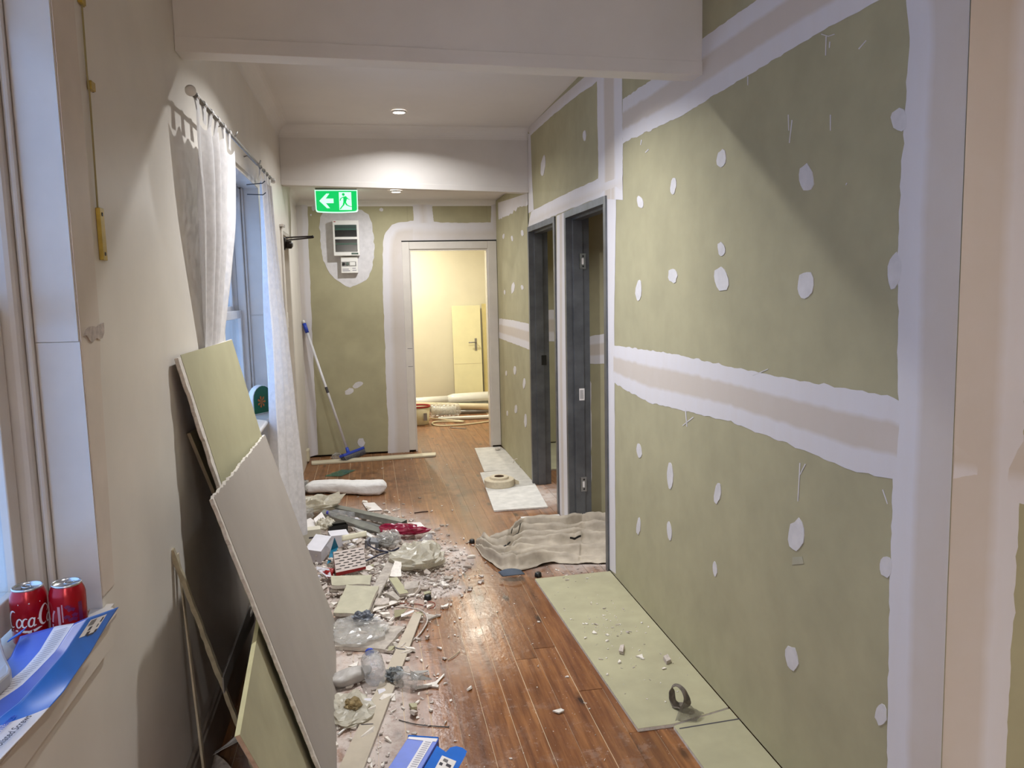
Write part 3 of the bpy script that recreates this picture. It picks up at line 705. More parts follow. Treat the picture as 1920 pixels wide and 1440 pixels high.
# ================================================================ DOWNLIGHTS
for i, (x, y, z, wt, c, lab) in enumerate(LAMPS):
    d = empty('downlight', (x, y, z), lab, 'light')
    MB().lathe([(.040, -.001), (.052, -.001), (.056, -.006), (.052, -.012), (.042, -.014), (.040, -.010)], (x, y, z), (0, 0, 1), 28, closed=True).build('trim_ring', WPLAST, d, smooth=True)
    MB().lathe([(.0, -.011), (.040, -.011), (.040, -.004), (0, -.004)], (x, y, z), (0, 0, 1), 28).build('diffuser', LAMPON, d)
    ld = bpy.data.lights.new('downlight_beam', 'AREA'); ld.shape = 'DISK'; ld.size = .085; ld.energy = wt; ld.color = c; ld.spread = 2.6 if abs(y-5.735) < .01 else (3.14 if y > 7 else 2.35)
    lo = bpy.data.objects.new('downlight_beam', ld); COL.objects.link(lo); lo.parent = d; lo.location = (0, 0, -.018)

# ================================================================ EXIT SIGN
XS0, XS1, ZS0, ZS1, YS = -.408, -.052, 2.298, 2.488, 7.0
sg = empty('exit_sign', ((XS0+XS1)/2, YS+.03, 2.505), 'lit green exit sign with white arrow and running figure hanging from the ceiling', 'exit sign')
MB().box(XS0+.005, XS1-.005, YS-.005, YS+.06, 2.489, 2.504).build('mounting_base', GREYM, sg, bevel=.003)
def signshape(ins):
    pts = []; x0, x1 = XS0+ins, XS1-ins; z1 = ZS1-ins
    pts = [(x0, z1), (x1, z1), (x1-.002, ZS0+.03+ins)]
    for k in range(5):
        a = k/4*math.pi/2; pts.append((x1-.02-.002+.02*math.cos(a), ZS0+ins+.025-.02*math.sin(a)))
    for k in range(7):
        u = (k+1)/8; pts.append((x1-.02-(x1-x0-.04)*u, ZS0+ins+.005-.006*math.sin(math.pi*u)))
    for k in range(5):
        a = math.pi/2*(1-k/4); pts.append((x0+.022-.02*math.cos(a), ZS0+ins+.025-.02*math.sin(a)))
    return pts
MB().slab([Vector((x, YS, z)) for x, z in signshape(0)], (0, .02, 0)).build('light_body', SIGNW, sg)
MB().slab([Vector((x, YS-.0008, z)) for x, z in signshape(.008)], (0, .0007, 0)).build('green_panel', SIGNG, sg)
W_, H_ = XS1-XS0, ZS1-ZS0
S = lambda x, y, l=.0014: Vector((XS0+x*W_, YS-l, ZS0+y*H_))      # sign face coordinates 0..1
MB().flat([(.10, .52), (.27, .84), (.34, .84), (.25, .62), (.43, .62), (.43, .42), (.25, .42), (.34, .20), (.27, .20)], S).build('arrow', SIGNW, sg)
MB().flat([(.56, .12), (.85, .12), (.85, .90), (.56, .90)], S).build('doorway_pictogram', SIGNW, sg)
L2 = lambda x, y: S(x, y, .0021)
man = MB()
man.flat([(.665+.034*math.cos(a*math.pi/6), .80+.064*math.sin(a*math.pi/6)) for a in range(12)], L2)
man.flat([(.655, .70), (.73, .73), (.75, .62), (.715, .42), (.655, .42), (.66, .58)], L2)
man.ribbon([(.66, .69), (.60, .62), (.585, .52)], [.03, .028, .022], L2)
man.ribbon([(.72, .70), (.77, .60), (.82, .57)], [.03, .028, .022], L2)
man.ribbon([(.70, .46), (.735, .34), (.80, .28), (.87, .26)], [.042, .04, .034, .026], L2)
man.ribbon([(.675, .46), (.66, .34), (.61, .24), (.575, .15)], [.042, .04, .034, .028], L2)
man.build('running_figure', SIGNG, sg)

# ================================================================ SWITCHBOARD + METER BOX
def fx(px, py): p = PY(px, py, YF); return p.x, p.z
xa_, za_ = fx(623.5, 414.5); xb_, zb_ = fx(675, 480)
sb = empty('switchboard', ((xa_+xb_)/2, YF, zb_), 'white switchboard enclosure with two dark breaker windows on the end wall', 'switchboard')
MB().box(xa_, xb_, YF-.09, YF-.0025, zb_, za_).build('enclosure', WPLAST, sb, bevel=.006)
H2 = za_-zb_; Wd = xb_-xa_
for (u0, u1) in ((.535, .87), (.115, .465)):
    o = MB().box(xa_+.02*1, xb_-.02, YF-.0945, YF-.0902, zb_+H2*u0, zb_+H2*u1).build('breaker_window', GLOSSK, sb, bevel=.001)
    MB().box(xa_+.022, xb_-.022, YF-.0955, YF-.0946, zb_+H2*(u0+(u1-u0)*.55), zb_+H2*(u0+(u1-u0)*.7)).build('breaker_row', LEDG, o)
MB().box(xb_-Wd*.32, xb_-Wd*.06, YF-.0915, YF-.0902, zb_+H2*.035, zb_+H2*.085).build('green_sticker', LEDG, sb)
MB().box(xa_+.012, xa_+.03, YF-.0912, YF-.0902, za_-.018, za_-.010).build('red_mark', REDC, sb)
xa2, za2 = fx(639, 482); xb2, zb2 = fx(672, 512)
mbx = empty('power_box', ((xa2+xb2)/2, YF, zb2), 'small white switch box with round dials mounted below the switchboard', 'switch box')
MB().box(xa2, xb2, YF-.06, YF-.0025, zb2, za2).build('enclosure', WPLAST, mbx, bevel=.005)
w2, h2 = xb2-xa2, za2-zb2
MB().box(xa2+w2*.05, xb2-w2*.1, YF-.0622, YF-.0602, zb2+h2*.42, zb2+h2*.70).build('switch_strip', GREYM, mbx)
for u, m_ in ((.16, BLACK), (.38, LEDG)): MB().lathe([(0, .006), (.013, .006), (.015, 0)], (xa2+w2*u, YF-.0625, zb2+h2*.56), (0, -1, 0), 14).build('dial', m_, mbx)
MB().box(xa2+w2*.52, xb2-w2*.16, YF-.066, YF-.0625, zb2+h2*.46, zb2+h2*.67).build('rocker_switch', WPLAST, mbx, bevel=.001)
for (a, c, z) in ((.66, .86, .27), (.08, .45, .22), (.08, .52, .12), (.66, .9, .14)): MB().box(xa2+w2*a, xa2+w2*c, YF-.0606, YF-.0602, zb2+h2*z, zb2+h2*(z+.045)).build('print_line', CARDG, mbx)

# ================================================================ DOOR CLOSER in the exit doorway, light switch
p0 = Vector((XL-.03, 6.2, PX(540, 446, XL).z))
dc = empty('door_closer', p0, 'dark bronze arm and pivot sticking out of the exit doorway under its head', 'door closer')
BR = mat('dark_bronze', '241b16', 0.35, metal=.5)
q = PY(586, 444, 6.55); z0c = q.z
MB().tube([(XL-.08, 6.36, z0c-.02), q+Vector((0, 0, .004))], .006, 8).build('arm', BR, dc)
MB().tube([(XL-.08, 6.36, z0c-.045), q+Vector((0, 0, -.006))], .006, 8).build('arm', BR, dc)
MB().ball(q, .012).build('end_joint', BR, dc, smooth=True)
pv = PY(541, 459, 6.36)
MB().lathe([(0, -.03), (.026, -.03), (.03, -.01), (.03, .02), (.018, .03), (0, .03)], pv, (1, -.3, 0), 16).build('pivot', BR, dc, smooth=True)
MB().box(pv.x-.06, pv.x-.02, 6.32, 6.42, pv.z-.04, pv.z+.06).build('body', BR, dc, bevel=.01)
ps = PX(537.5, 600, XL)
ls = empty('light_switch', (XL, ps.y, ps.z), 'small white wall plate on the cream wall beside the exit doorway', 'switch')
MB().box(XL+.0002, XL+.009, ps.y-.035, ps.y+.035, ps.z-.058, ps.z+.058).build('plate', WPLAST, ls, bevel=.003)
MB().box(XL+.0092, XL+.014, ps.y-.008, ps.y+.008, ps.z-.014, ps.z+.014).build('rocker', WPLAST, ls, bevel=.002)

# ================================================================ CURTAINS
XC = -.545
ra_, rb_ = Vector((XC, 2.83, 2.290)), Vector((XC, 5.14, 2.312))
rod = empty('curtain_rod', (XL, 4.0, 2.3), 'thin grey curtain rod with white ball ends over the second window', 'curtain rod')
MB().tube([ra_, rb_], .008, 10).build('pole', GREYM, rod, smooth=True)
for p, r in ((ra_, .018), (rb_, .016)): MB().ball(p, r, r*1.2, r, 14, 10).build('finial', WPLAST, rod, smooth=True)
for y in (3.66, 4.42):
    z = 2.308; k = MB().tube([(XL+.001, y, z+.03), (XL+.02, y, z+.035), (XC-.0, y, z-.012), (XC+.014, y, z-.004), (XC+.02, y, z+.012)], .004, 6)
    k.build('bracket', GREYM, rod, smooth=True)
for dz in (0, .05): MB().tube([(XL+.001, 4.46, 2.20-dz), (XC+.02, 4.44, 2.205-dz*1.2), (XC+.035, 4.43, 2.215-dz*1.2)], .0028, 6).build('holdback_hook', BLACK, rod)
LINEN = film('sheer_white_linen', 'dcd8d8', 0.95, 0.6, 0.14)
def curtain(name, y0, y1, zt, zb, yb0, yb1, pleats, lab, pinch=0.0, xb=XC, seed=0, tabs=6, flare=0.0):
    c = empty(name, (XC, (y0+y1)/2, zt), lab, 'curtain', None); squeeze = abs(xb-XC) > .01
    def fn(u, v):
        s = v*v*(3-2*v); ya = y0+(yb0-y0)*s; yb = y1+(yb1-y1)*s
        y = ya+(yb-ya)*u; z = zt+(zb-zt)*v
        amp = .012+.022*min(1, v*2.5)
        if squeeze: amp = amp*max(0, 1-v*1.12)**.6*.9+.0022
        ph = u*pleats*2*math.pi + .9*math.sin(u*9+seed) + v*.8*math.sin(u*5+seed)
        x = XC+(xb-XC)*min(1, v*1.15)**1.3*(1 if squeeze else s) + amp*math.sin(ph)*(1-pinch*s) + flare*s*u + (.006 if not squeeze else .006*(1-s))*noise.noise(Vector((u*8, v*5, seed)))
        z += -.03*(1-v)*abs(math.sin(u*tabs*math.pi))**2*(1 if v < .3 else 0)*(1-v/.3 if v < .3 else 0)
        return (x, y, z)
    g = MB().grid(fn, 96, 60); g.build('cloth', LINEN, c, smooth=True)
    for k in range(tabs):
        u = (k+.5)/tabs; y = y0+(y1-y0)*u; p = fn(u, 0.01)
        MB().grid(lambda a, b_: (XC+.011*math.sin(a*2*math.pi*.98+math.pi)*(1 if a < .99 else .2)+ (p[0]-XC)*(a if a > .5 else 1-a)*.0, y+(b_-.5)*.035, (2.292+(y-2.86)*.009)+.010*math.cos((a-.5)*2*math.pi) - (.045*abs(a-.5)*2 if False else 0)), 12, 1).build('tab_loop', LINEN, c, smooth=True)
        for sx in (-.006, .006): MB().grid(lambda a, b_: (XC+sx*(1-a)+(p[0]-XC)*a, y+(b_-.5)*(.035+.02*a), (2.292+(y-2.86)*.009)*(1-a)+(zt-.01)*a), 4, 1).build('tab', LINEN, c)
    return c
curtain('curtain', 2.85, 3.62, 2.235, 1.25, 3.04, 3.40, 4.5, 'white sheer curtain gathered at the near end of the rod', .2, -.6035, 2, 6)
curtain('curtain', 4.50, 5.06, 2.255, .14, 4.36, 5.04, 4.0, 'white sheer curtain hanging at the far end of the rod', .1, XC, 7, 4, .10)

# ================================================================ CORD, BRASS PLATES on the left wall
pa = PX(152, -10, XL+.004); pb = PX(163, 140, XL+.004); pc = PX(168, 175, XL+.004); pd = PX(183, 390, XL+.004)
cd = MB().tube([pa, pb, pc, pd], .0022, 6).build('sash_cord', mat('old_cord', '9b8f63', .8), None, (XL, pc.y, pc.z)); tag(cd, 'thin yellowish cord running down the wall beside the near window', 'cord')
def plate(px0, py0, px1, py1, nm, lab, m_, holes):
    a, c = PX(px0, py0, XL+.001), PX(px1, py1, XL+.001); y0, y1 = min(a.y, c.y), max(a.y, c.y); z0, z1 = min(a.z, c.z), max(a.z, c.z)
    o = empty(nm, (XL, (y0+y1)/2, z0), lab, 'wall plate')
    MB().box(XL+.0002, XL+.010, y0, y0+.028, z0, z1).build('side_flange', BRASS, o, bevel=.001)
    MB().box(XL+.0002, XL+.005, y0+.0285, y1, z0, z1).build('plate', m_, o, bevel=.001)
    for h in holes: MB().lathe([(0, .0012), (.0035, .0012), (.005, 0)], (XL+.0102, y0+.014, z0+(z1-z0)*h), (1, 0, 0), 10).build('screw', BLACK, o)
    return o
plate(179, 389, 199, 489, 'curtain_plate', 'brass and grey screwed plate on the wall beside the near window', GREYM, (.88, .12))
plate(163, 150, 174, 174, 'cord_bracket', 'small brass bracket where the cord is fixed, above the long plate', BLACK, ())
plate(142, -40, 156, 14, 'wall_bracket', 'brass bracket at the very top of the cord', BRASS, ())

# ================================================================ CANS on the near sill
def can(c, yaw, lab, front):
    o = empty('drink_can', c, lab, 'can', 'cans on the window sill')
    c = Vector(c)
    MB().lathe([(.0, .004), (.020, .003), (.0235, .0), (.0275, .005), (.033, .015), (.0331, .098), (.0315, .106), (.027, .1165)], c, (0, 0, 1), 40).build('body', COKE, o, smooth=True)
    MB().lathe([(.027, .1165), (.0278, .118), (.0276, .1205), (.0262, .1212), (.0250, .1195), (.0243, .1155), (0, .1155)], c, (0, 0, 1), 40).build('lid', ALU, o, smooth=True)
    ca, sa = math.cos(yaw), math.sin(yaw)
    tb = MB(); ring = []
    for k in range(16):
        a = 2*math.pi*k/16; lx, ly = .0085*math.cos(a)*(1.25 if math.cos(a) > 0 else 1), .0075*math.sin(a)
        ring.append(c+Vector((lx*ca-ly*sa+.004*ca, lx*sa+ly*ca+.004*sa, .1185)))
    tb.tube(ring+[ring[0]], .0013, 6, cap=False); tb.build('pull_tab', CHROME, o, smooth=True)
    MB().lathe([(.0085, 0), (.0092, .0006), (.0099, 0)], c+Vector((-.008*ca, -.008*sa, .1157)), (0, 0, 1), 20).build('mouth_score', GREYM, o)
    view = math.atan2(-c.y, -c.x)            # side facing the corridor
    fn = lambda s, h: c+Vector((.03335*math.cos(view+s/.0331), .03335*math.sin(view+s/.0331), h))
    return o, fn
def arc(cx, cy, rx, ry, a0, a1, n=14): return [(cx+rx*math.cos(math.radians(a0+(a1-a0)*i/n)), cy+ry*math.sin(math.radians(a0+(a1-a0)*i/n))) for i in range(n+1)]
def tw(n, a, m, b): return [a+(m-a)*math.sin(math.pi*i/(n-1)) if True else b for i in range(n)]
Z = .937
k1 = F(51, 1098, Z+.121); k2 = F(124, 1091, Z+.121)
c1, f1 = can((k1.x, k1.y, Z), 2.3, 'red cola can with white script lettering, nearer of the two on the sill', True)
L = MB(); sl = .18
def script(pts, w0, w1):
    pts = [(x+sl*(y-.058), y) for x, y in pts]; L.ribbon(pts, tw(len(pts), w0, w1, w0), f1)
script(arc(-.036, .064, .0105, .0165, 62, 300, 20), .0012, .0052)                 # C
script(arc(-.0205, .0565, .0050, .0085, 0, 360, 20), .0014, .0034)                # o
script([(-.0155, .061), (-.0125, .0645)], .001, .0012)
script(arc(-.0095, .0565, .0050, .0085, 55, 320, 16), .0012, .0036)               # c
script(arc(.0015, .0565, .0048, .0085, 0, 360, 20), .0014, .0034)                 # a
script([(.0062, .0650), (.0058, .0520), (.0075, .0482), (.0105, .0500)], .002, .0034)
script([(.0115, .0605), (.0175, .0625)], .0022, .0026)                            # hyphen
script(arc(.0255, .066, .0095, .0190, 70, 300, 20), .0012, .0054)                 # C
script([(.0275, .084), (.0335, .0790), (.0350, .0730), (.0320, .0700)], .0012, .0030)
script(arc(.0375, .0555, .0045, .0080, 0, 360, 18), .0014, .0032)                 # o
script([(.0455, .085), (.0440, .060), (.0455, .0485), (.0490, .0500)], .0014, .0034)   # l
script(arc(.0545, .0555, .0045, .0080, 0, 360, 18), .0014, .0032)                 # a
script([(-.036, .0425), (-.024, .0415), (-.010, .0395), (.000, .0375), (.010, .0395), (.017, .0425), (.022, .0430)], .0010, .0052)
L.build('lettering', COKEW, c1)
MB().ribbon([(-.020, .094), (0, .0945), (.020, .094)], .0022, f1).build('rim_print', COKEW, c1)
c2, f2 = can((k2.x, k2.y, Z), .6, 'red cola can turned to its printed back, farther of the two on the sill', False)
bp = MB()
bp.ribbon([(-.018, .030), (-.018, .082)], .0050, f2, 0)
bp.ribbon([(-.0115, .050), (-.0115, .086)], .0024, f2, 0)
bp.ribbon([(-.034, .050), (-.031, .066), (-.027, .074)], .004, f2, 0)
bp.ribbon([(-.037, .030), (-.034, .046)], .004, f2, 0)
bp.build('white_print', mat('can_pink_print', 'b98a94', .4, var=.05), c2)
bv = MB()
for (x, y, w_) in ((-.004, .058, .010), (.004, .072, .012), (.010, .060, .009), (.006, .052, .016), (-.002, .078, .008)): bv.ribbon([(x-w_/2, y), (x, y+.003), (x+w_/2, y)], .0065, f2)
bv.ribbon([(.022, .04), (.022, .085)], .008, f2)
bv.build('violet_print', COKEV, c2)

# ================================================================ CARTONS (flattened screw boxes)
def carton_top(rows, name, lab, loc, mids, stripe_lines=None):
    pass
cs = empty('screw_carton', (-.60, 1.45, Z), 'blue and white flattened screw carton lying along the near window sill', 'carton', None)
CL = [(0.0, [(222, 1138), (203, 1167), (170, 1220), (142, 1257), (119, 1290), (95, 1316), (66, 1348), (31, 1388), (0, 1425)], .960, .942),
      (.34, [(166, 1159), (122, 1220), (85, 1264), (35, 1319), (0, 1355)], 1.0, .950),
      (.52, [(139, 1171), (105, 1220), (72, 1258), (40, 1295), (0, 1330)], 1.004, .955),
      (.72, [(107, 1176), (79, 1220), (49, 1258), (25, 1285), (0, 1313)], 1.002, .958),
      (1.0, [(38, 1194), (20, 1235), (0, 1262), (-20, 1285)], .995, .96)]
CLW = [(t, [F(x, y, z0+(z1-z0)*(i/(len(P)-1))) for i, (x, y) in enumerate(P)], z0, z1) for t, P, z0, z1 in CL]
def lx(P, y):
    i = 0
    while i < len(P)-2 and y < P[i+1].y: i += 1
    a, c = P[i], P[i+1]
    if y < P[-1].y: a, c = P[0], P[-1]
    return a.x+(c.x-a.x)*(y-a.y)/(c.y-a.y)
def cpt(s, t):
    """s: 0 at the far end .. 1 near end, t: 0 front edge .. 1 window side"""
    i = 0
    while i < 3 and t > CLW[i+1][0]: i += 1
    (ta, A, a0, a1), (tb_, B, b0, b1) = CLW[i], CLW[i+1]; k = (t-ta)/(tb_-ta)
    y = (A[0].y*(1-k)+B[0].y*k)*(1-s)+.98*s
    w = min(1, s/.55); return Vector((lx(A, y)*(1-k)+lx(B, y)*k, y, (a0+(a1-a0)*w)*(1-k)+(b0+(b1-b0)*w)*k+.002*math.sin(s*9+t*3)))
TB = [0, .17, .34, .52, .60, .72, .80, .9, 1.0]
def cm(u, v):
    t = v
    sp = .52 < t < .74
    if u > .50: return 1 if (u < .70 and t < .52) or sp else (0 if t < .4 else 2)
    if sp: return 1
    return 0 if t < .34 else 2
g = MB().grid(lambda u, v: cpt(u, v), 60, 50, mfn=cm)
g.build('printed_face', [BLUEC, CARDW, BLUEV], cs, smooth=True, solid=.0015)
MB().grid(lambda u, v: cpt(u, .34+v*.006)+Vector((0, 0, .0014)), 40, 1).build('worn_crease', mat('worn_blue', '6fa4e6', .6), cs)
# hatch on the stripe, label and lettering
b = MB()
for k in range(26): s = .03+k*.0125; b.ribbon([(s, .555), (s+.010, .70)], .003, lambda x, y: cpt(x, y)+Vector((0, 0, .003)))
b.build('stripe_hatching', CARDG, cs)
lb = MB().grid(lambda u, v: cpt(.045+.10*u, .09+.18*v)+Vector((-.0, 0, .005)), 8, 4).build('label', PAPER, cs)
b = MB()
for k in range(9): b.ribbon([(.058+k*.004, .19), (.058+k*.004, .25)], .0016 if k % 3 else .003, lambda x, y: cpt(x, y)+Vector((0, 0, .0062)))
for (s, t, l, w_) in ((.062, .11, .03, .04), (.10, .12, .02, .03), (.10, .20, .022, .05), (.135, .10, .018, .05), (.13, .19, .02, .06), (.15, .14, .01, .12)): b.ribbon([(s, t), (s+l, t)], w_*.6, lambda x, y: cpt(x, y)+Vector((0, 0, .0062)))
b.build('label_print', INK, lb)
pt = cpt(.69, .2); yv = (cpt(.53, .2)-pt).normalized(); xv = Vector((-1, 0, .10)); xv = (xv-yv*xv.dot(yv)).normalized()
for txt, t, m_, sz, s0 in (('High Performance', .20, CARDB, .0165, .665), ('Collated Screws', .07, INK, .0150, .660)):
    p = cpt(s0, t); text_mesh(txt, sz, p+Vector((0, 0, .005)), yv, xv, 'lettering', m_, cs, .002, .0002)
for txt, t, sz in (('COLLATED DRYWALL SCREWS', .625, .0085), ('FOR METAL AND TIMBER STUDS', .555, .0085)):
    p = cpt(.66, t); text_mesh(txt, sz, p+Vector((0, 0, .002)), (cpt(.42, t)-p), (-1, 0, .05), 'lettering', INK, cs, .002)
MB().slab([cpt(.0, .93)+Vector((-.004, .0, .012)), cpt(.05, .96)+Vector((0, 0, .018)), cpt(.10, 1.0)+Vector((-.006, 0, .022)), cpt(.03, 1.0)+Vector((-.012, .0, .006))], (0, 0, .002)).build('torn_flap', BLUEC, cs)
# torn raw cardboard curl beside the far can
ck = MB().slab(rag([F(128, 1176, .975), F(150, 1158, .98), F(168, 1143, .99), F(164, 1158, .972), F(140, 1172, .97)], .002, .008, 4), (0, 0, .002)).build('cardboard_scrap', CARDBOARD, None, tuple(F(145, 1165, .99)))
tag(ck, 'curled scrap of raw cardboard at the foot of the farther can', 'scrap')
gp = MB().slab(rag([F(0, 1192, 1.0), F(8, 1225, 1.0), F(20, 1252, 1.0), F(18, 1262, 1.0), F(-40, 1305, 1.0), F(-60, 1220, 1.0)], .001, .02, 6), (0, 0, -.024)).build('grey_plastic_box', mat('grey_white_plastic', 'a5a3a6', .35), None, tuple(F(0, 1240, .98)), bevel=.004)
tag(gp, 'pale grey plastic box on the sill at the edge of the picture', 'box')

# blue carton lying on the floor
bc = empty('screw_carton', F(780, 1430, 0), 'blue and white screw carton lying open on the floorboards', 'carton')
zc_ = .05
A_, B_ = F(766, 1381, zc_), F(823, 1385, zc_)
dirn = Vector((-.09, -.31, 0)).normalized(); dirn = (F(725, 1444, zc_)-A_).normalized(); acr = (B_-A_); Wc = acr.length; acr.normalize()
C_ = lambda u, v, dz=0.0: A_+acr*u*Wc+dirn*v*.30+Vector((0, 0, dz))
MB().slab([C_(0, .0), C_(1, .0), C_(1, 1), C_(0, 1)], (0, 0, -.047)).build('box_body', BLUEV, bc, bevel=.002)
MB().slab([C_(-.02, -.012, .004), C_(.98, -.012, .004), C_(.98, .0, .001), C_(-.02, .0, .001)], (0, 0, -.046)).build('top_edge', BLUEC, bc)
MB().slab([C_(.02, .004, .0006), C_(.97, .004, .0006), C_(.97, .07, .0006), C_(.60, .07, .0006), C_(.02, .05, .0006)], (0, 0, .0004)).build('white_end', CARDW, bc)
MB().slab([C_(.56, .05, .0007), C_(.86, .05, .0007), C_(.86, 1, .0007), C_(.56, 1, .0007)], (0, 0, .0005)).build('white_stripe', CARDW, bc)
b = MB()
for k in range(22): b.ribbon([(.63, .09+k*.04), (.82, .095+k*.04)], .017, lambda x, y: C_(x, y, .0014))
b.build('stripe_hatching', CARDG, bc)
E_ = lambda u, v, dz=0: C_(1.02, v, 0)+acr*u+Vector((0, 0, -.008-u*.45+dz))
MB().slab([E_(0, .10), E_(.035, .13), E_(.040, .02), E_(.055, -.05), E_(.075, -.075), E_(.092, -.055), E_(.098, .02), E_(.094, .16), E_(.085, 1), E_(0, 1)], (0, 0, -.002)).build('side_flap', BLUEC, bc)
MB().slab([E_(.030, .22, .001), E_(.078, .20, .001), E_(.078, .95, .001), E_(.030, .95, .001)], (0, 0, .0006)).build('label', PAPER, bc)
b = MB()
for k in range(7): b.ribbon([(.04, .25+k*.008), (.055, .25+k*.008)], .004, lambda x, y: E_(x, y, .0022))
for (u, v, l, w_) in ((.035, .36, .01, .05), (.055, .33, .016, .05), (.04, .48, .014, .07), (.06, .47, .012, .04), (.045, .62, .02, .08), (.045, .76, .025, .03)): b.ribbon([(u, v), (u+l, v)], w_, lambda x, y: E_(x, y, .0022))
b.build('label_print', INK, bc)

# ================================================================ tub on the second sill
pT = PX(481, 764, -.66)
tb = empty('green_tub', (-.66, 4.80, .928), 'dark green arch-topped tin with white rim and orange emblem on the second window sill', 'tin')
def archpts(s, y): 
    pts = [(-.085*s, 0), (-.085*s, .09)]
    for k in range(1, 10): a = math.pi*(1-k/10); pts.append((.085*s*math.cos(a), .09+.075*s*math.sin(a)))
    return [Vector((-.632+.0+x*.55, y+x*.75, .930+z+(0 if s == 1 else .004))) for x, z in pts+[(.085*s, .09), (.085*s, 0)]]
MB().slab(archpts(1, 4.76), (-.03, .03, 0)).build('tin_body', WPLAST, tb)
MB().slab(archpts(.9, 4.758), (-.0, .0025, 0)).build('green_face', mat('bottle_green', '0f5a3c', .3, var=.04), tb)
fm = lambda x, z: Vector((-.632+x*.55+.0012, 4.756+x*.75-.001, .930+z))
b = MB()
for k in range(7):
    a = 2*math.pi*k/7; b.flat([(-.012, .07), (-.012+.03*math.cos(a-.25), .07+.03*math.sin(a-.25)), (-.012+.036*math.cos(a), .07+.036*math.sin(a)), (-.012+.03*math.cos(a+.25), .07+.03*math.sin(a+.25))], fm)
b.build('emblem', mat('orange_print', 'b5682f', .5, var=.15, scale=60), tb)
# ================================================================ LEANING BOARDS on the left
def leaning(name, lab, poly, a, n, th, face, edge, ragsides=(), amp=.004, seed=1, cat='board', torn=None):
    """poly: outline points on the board's face plane (a, n); th: thickness away from the viewer"""
    n = Vector(n).normalized()
    if n.x < 0: n = -n
    m = len(poly); out = []; r = random.Random(seed)
    for i in range(m):
        p, q = Vector(poly[i]), Vector(poly[(i+1) % m]); out.append(p)
        if i in ragsides:
            k = int((q-p).length/.018); d = (q-p).normalized(); side = n.cross(d)
            for j in range(1, k): out.append(p.lerp(q, j/k)+side*(r.uniform(-amp, amp)))
    base = min(out, key=lambda p: p.z)
    e = empty(name, (base.x, base.y, max(0, base.z)), lab, cat)
    tf = .0012
    fp = out
    if torn is not None:                       # paper torn back from the core along one side
        i0, dist = torn; A_0, B_0 = Vector(poly[i0]), Vector(poly[(i0+1) % m]); d0 = (B_0-A_0).normalized(); s0_ = n.cross(d0)
        cc0 = sum(out, Vector())/len(out)
        if (cc0-A_0).dot(s0_) < 0: s0_ = -s0_
        fp = [p+s0_*max(0, dist-(p-A_0).dot(s0_)) for p in out]
    MB().slab(fp, -n*tf).build('paper_face', face, e)
    core = [p-n*(tf+.0001) for p in out]; b = MB()
    cc = sum(core, Vector())/len(core)
    core2 = []
    for i, p in enumerate(core):
        j = r.uniform(0, .0045) if ragsides else 0
        core2.append(p+(p-cc).normalized()*j)
    b.slab(core2, -n*(th-2*tf)); b.build('gypsum_core', edge, e)
    MB().slab([p-n*(th-tf+.0002) for p in out], -n*tf).build('back_paper', GREYB if face is not GREYB else GREENL, e)
    return e
PA = F(630, 1170); PB = F(632, 1440); T_ = PX(400, 935, -.455)
nA = (PB-PA).cross(T_-PA).normalized()
if nA.x < 0: nA = -nA
iA = lambda x, y: PP(x, y, PA, nA)
e0 = iA(600, 1440); tl = iA(400, 935); trc = iA(497, 815)
dn = (e0-tl).normalized(); foot = tl+dn*(tl.z-.002)/(-dn.z)
farb = PA.copy(); farb.z = .002
leaning('plasterboard_offcut', 'large grey-faced plasterboard offcut leaning on the left wall, frontmost, with torn edges', [foot, farb, trc, tl], PA, nA, .012, GREYB, GYPSUM, (2, 3), .004, 3, torn=(3, .018))
# green board behind it
a_ = Vector((-.584, 3.0, 1.428)); nB = Vector((1.428, 0, .245)).normalized()
iB = lambda x, y: PP(x, y, a_, nB)
b_tl, b_tr = iB(335, 672), iB(435, 637); rr1 = iB(490, 815); ll1 = iB(410, 905)
dR = (rr1-b_tr).normalized(); dL = (ll1-b_tl).normalized()
fR = b_tr+dR*(b_tr.z-.002)/(-dR.z); fL = b_tl+dL*(b_tl.z-.002)/(-dL.z)
leaning('plasterboard_offcut', 'green plasterboard offcut standing tallest behind the grey one, with a ragged left edge', [fL, fR, b_tr, b_tl], a_, nB, .013, mat('green_paper_of_tall_offcut', 'a09a7a', .85, var=.04, scale=5), GYPSUM, (3,), .007, 4, torn=(3, .035))
# third green board, mostly hidden, further left and lower
a3 = Vector((-.598, 3.0, 1.178)); n3 = Vector((1.178, 0, .14)).normalized()
i3 = lambda x, y: PP(x, y, a3, n3)
c0, c1_ = i3(357, 812), i3(404, 925); d3_ = (c1_-c0).normalized(); f3 = c0+d3_*(c0.z-.002)/(-d3_.z)
leaning('plasterboard_offcut', 'green plasterboard strip hidden behind the tallest offcut, only its near edge showing', [f3, f3+Vector((0, .5, 0)), c0+Vector((0, .5, -.02)), c0], a3, n3, .012, GREENL, TIMBER, (), .003, 5)
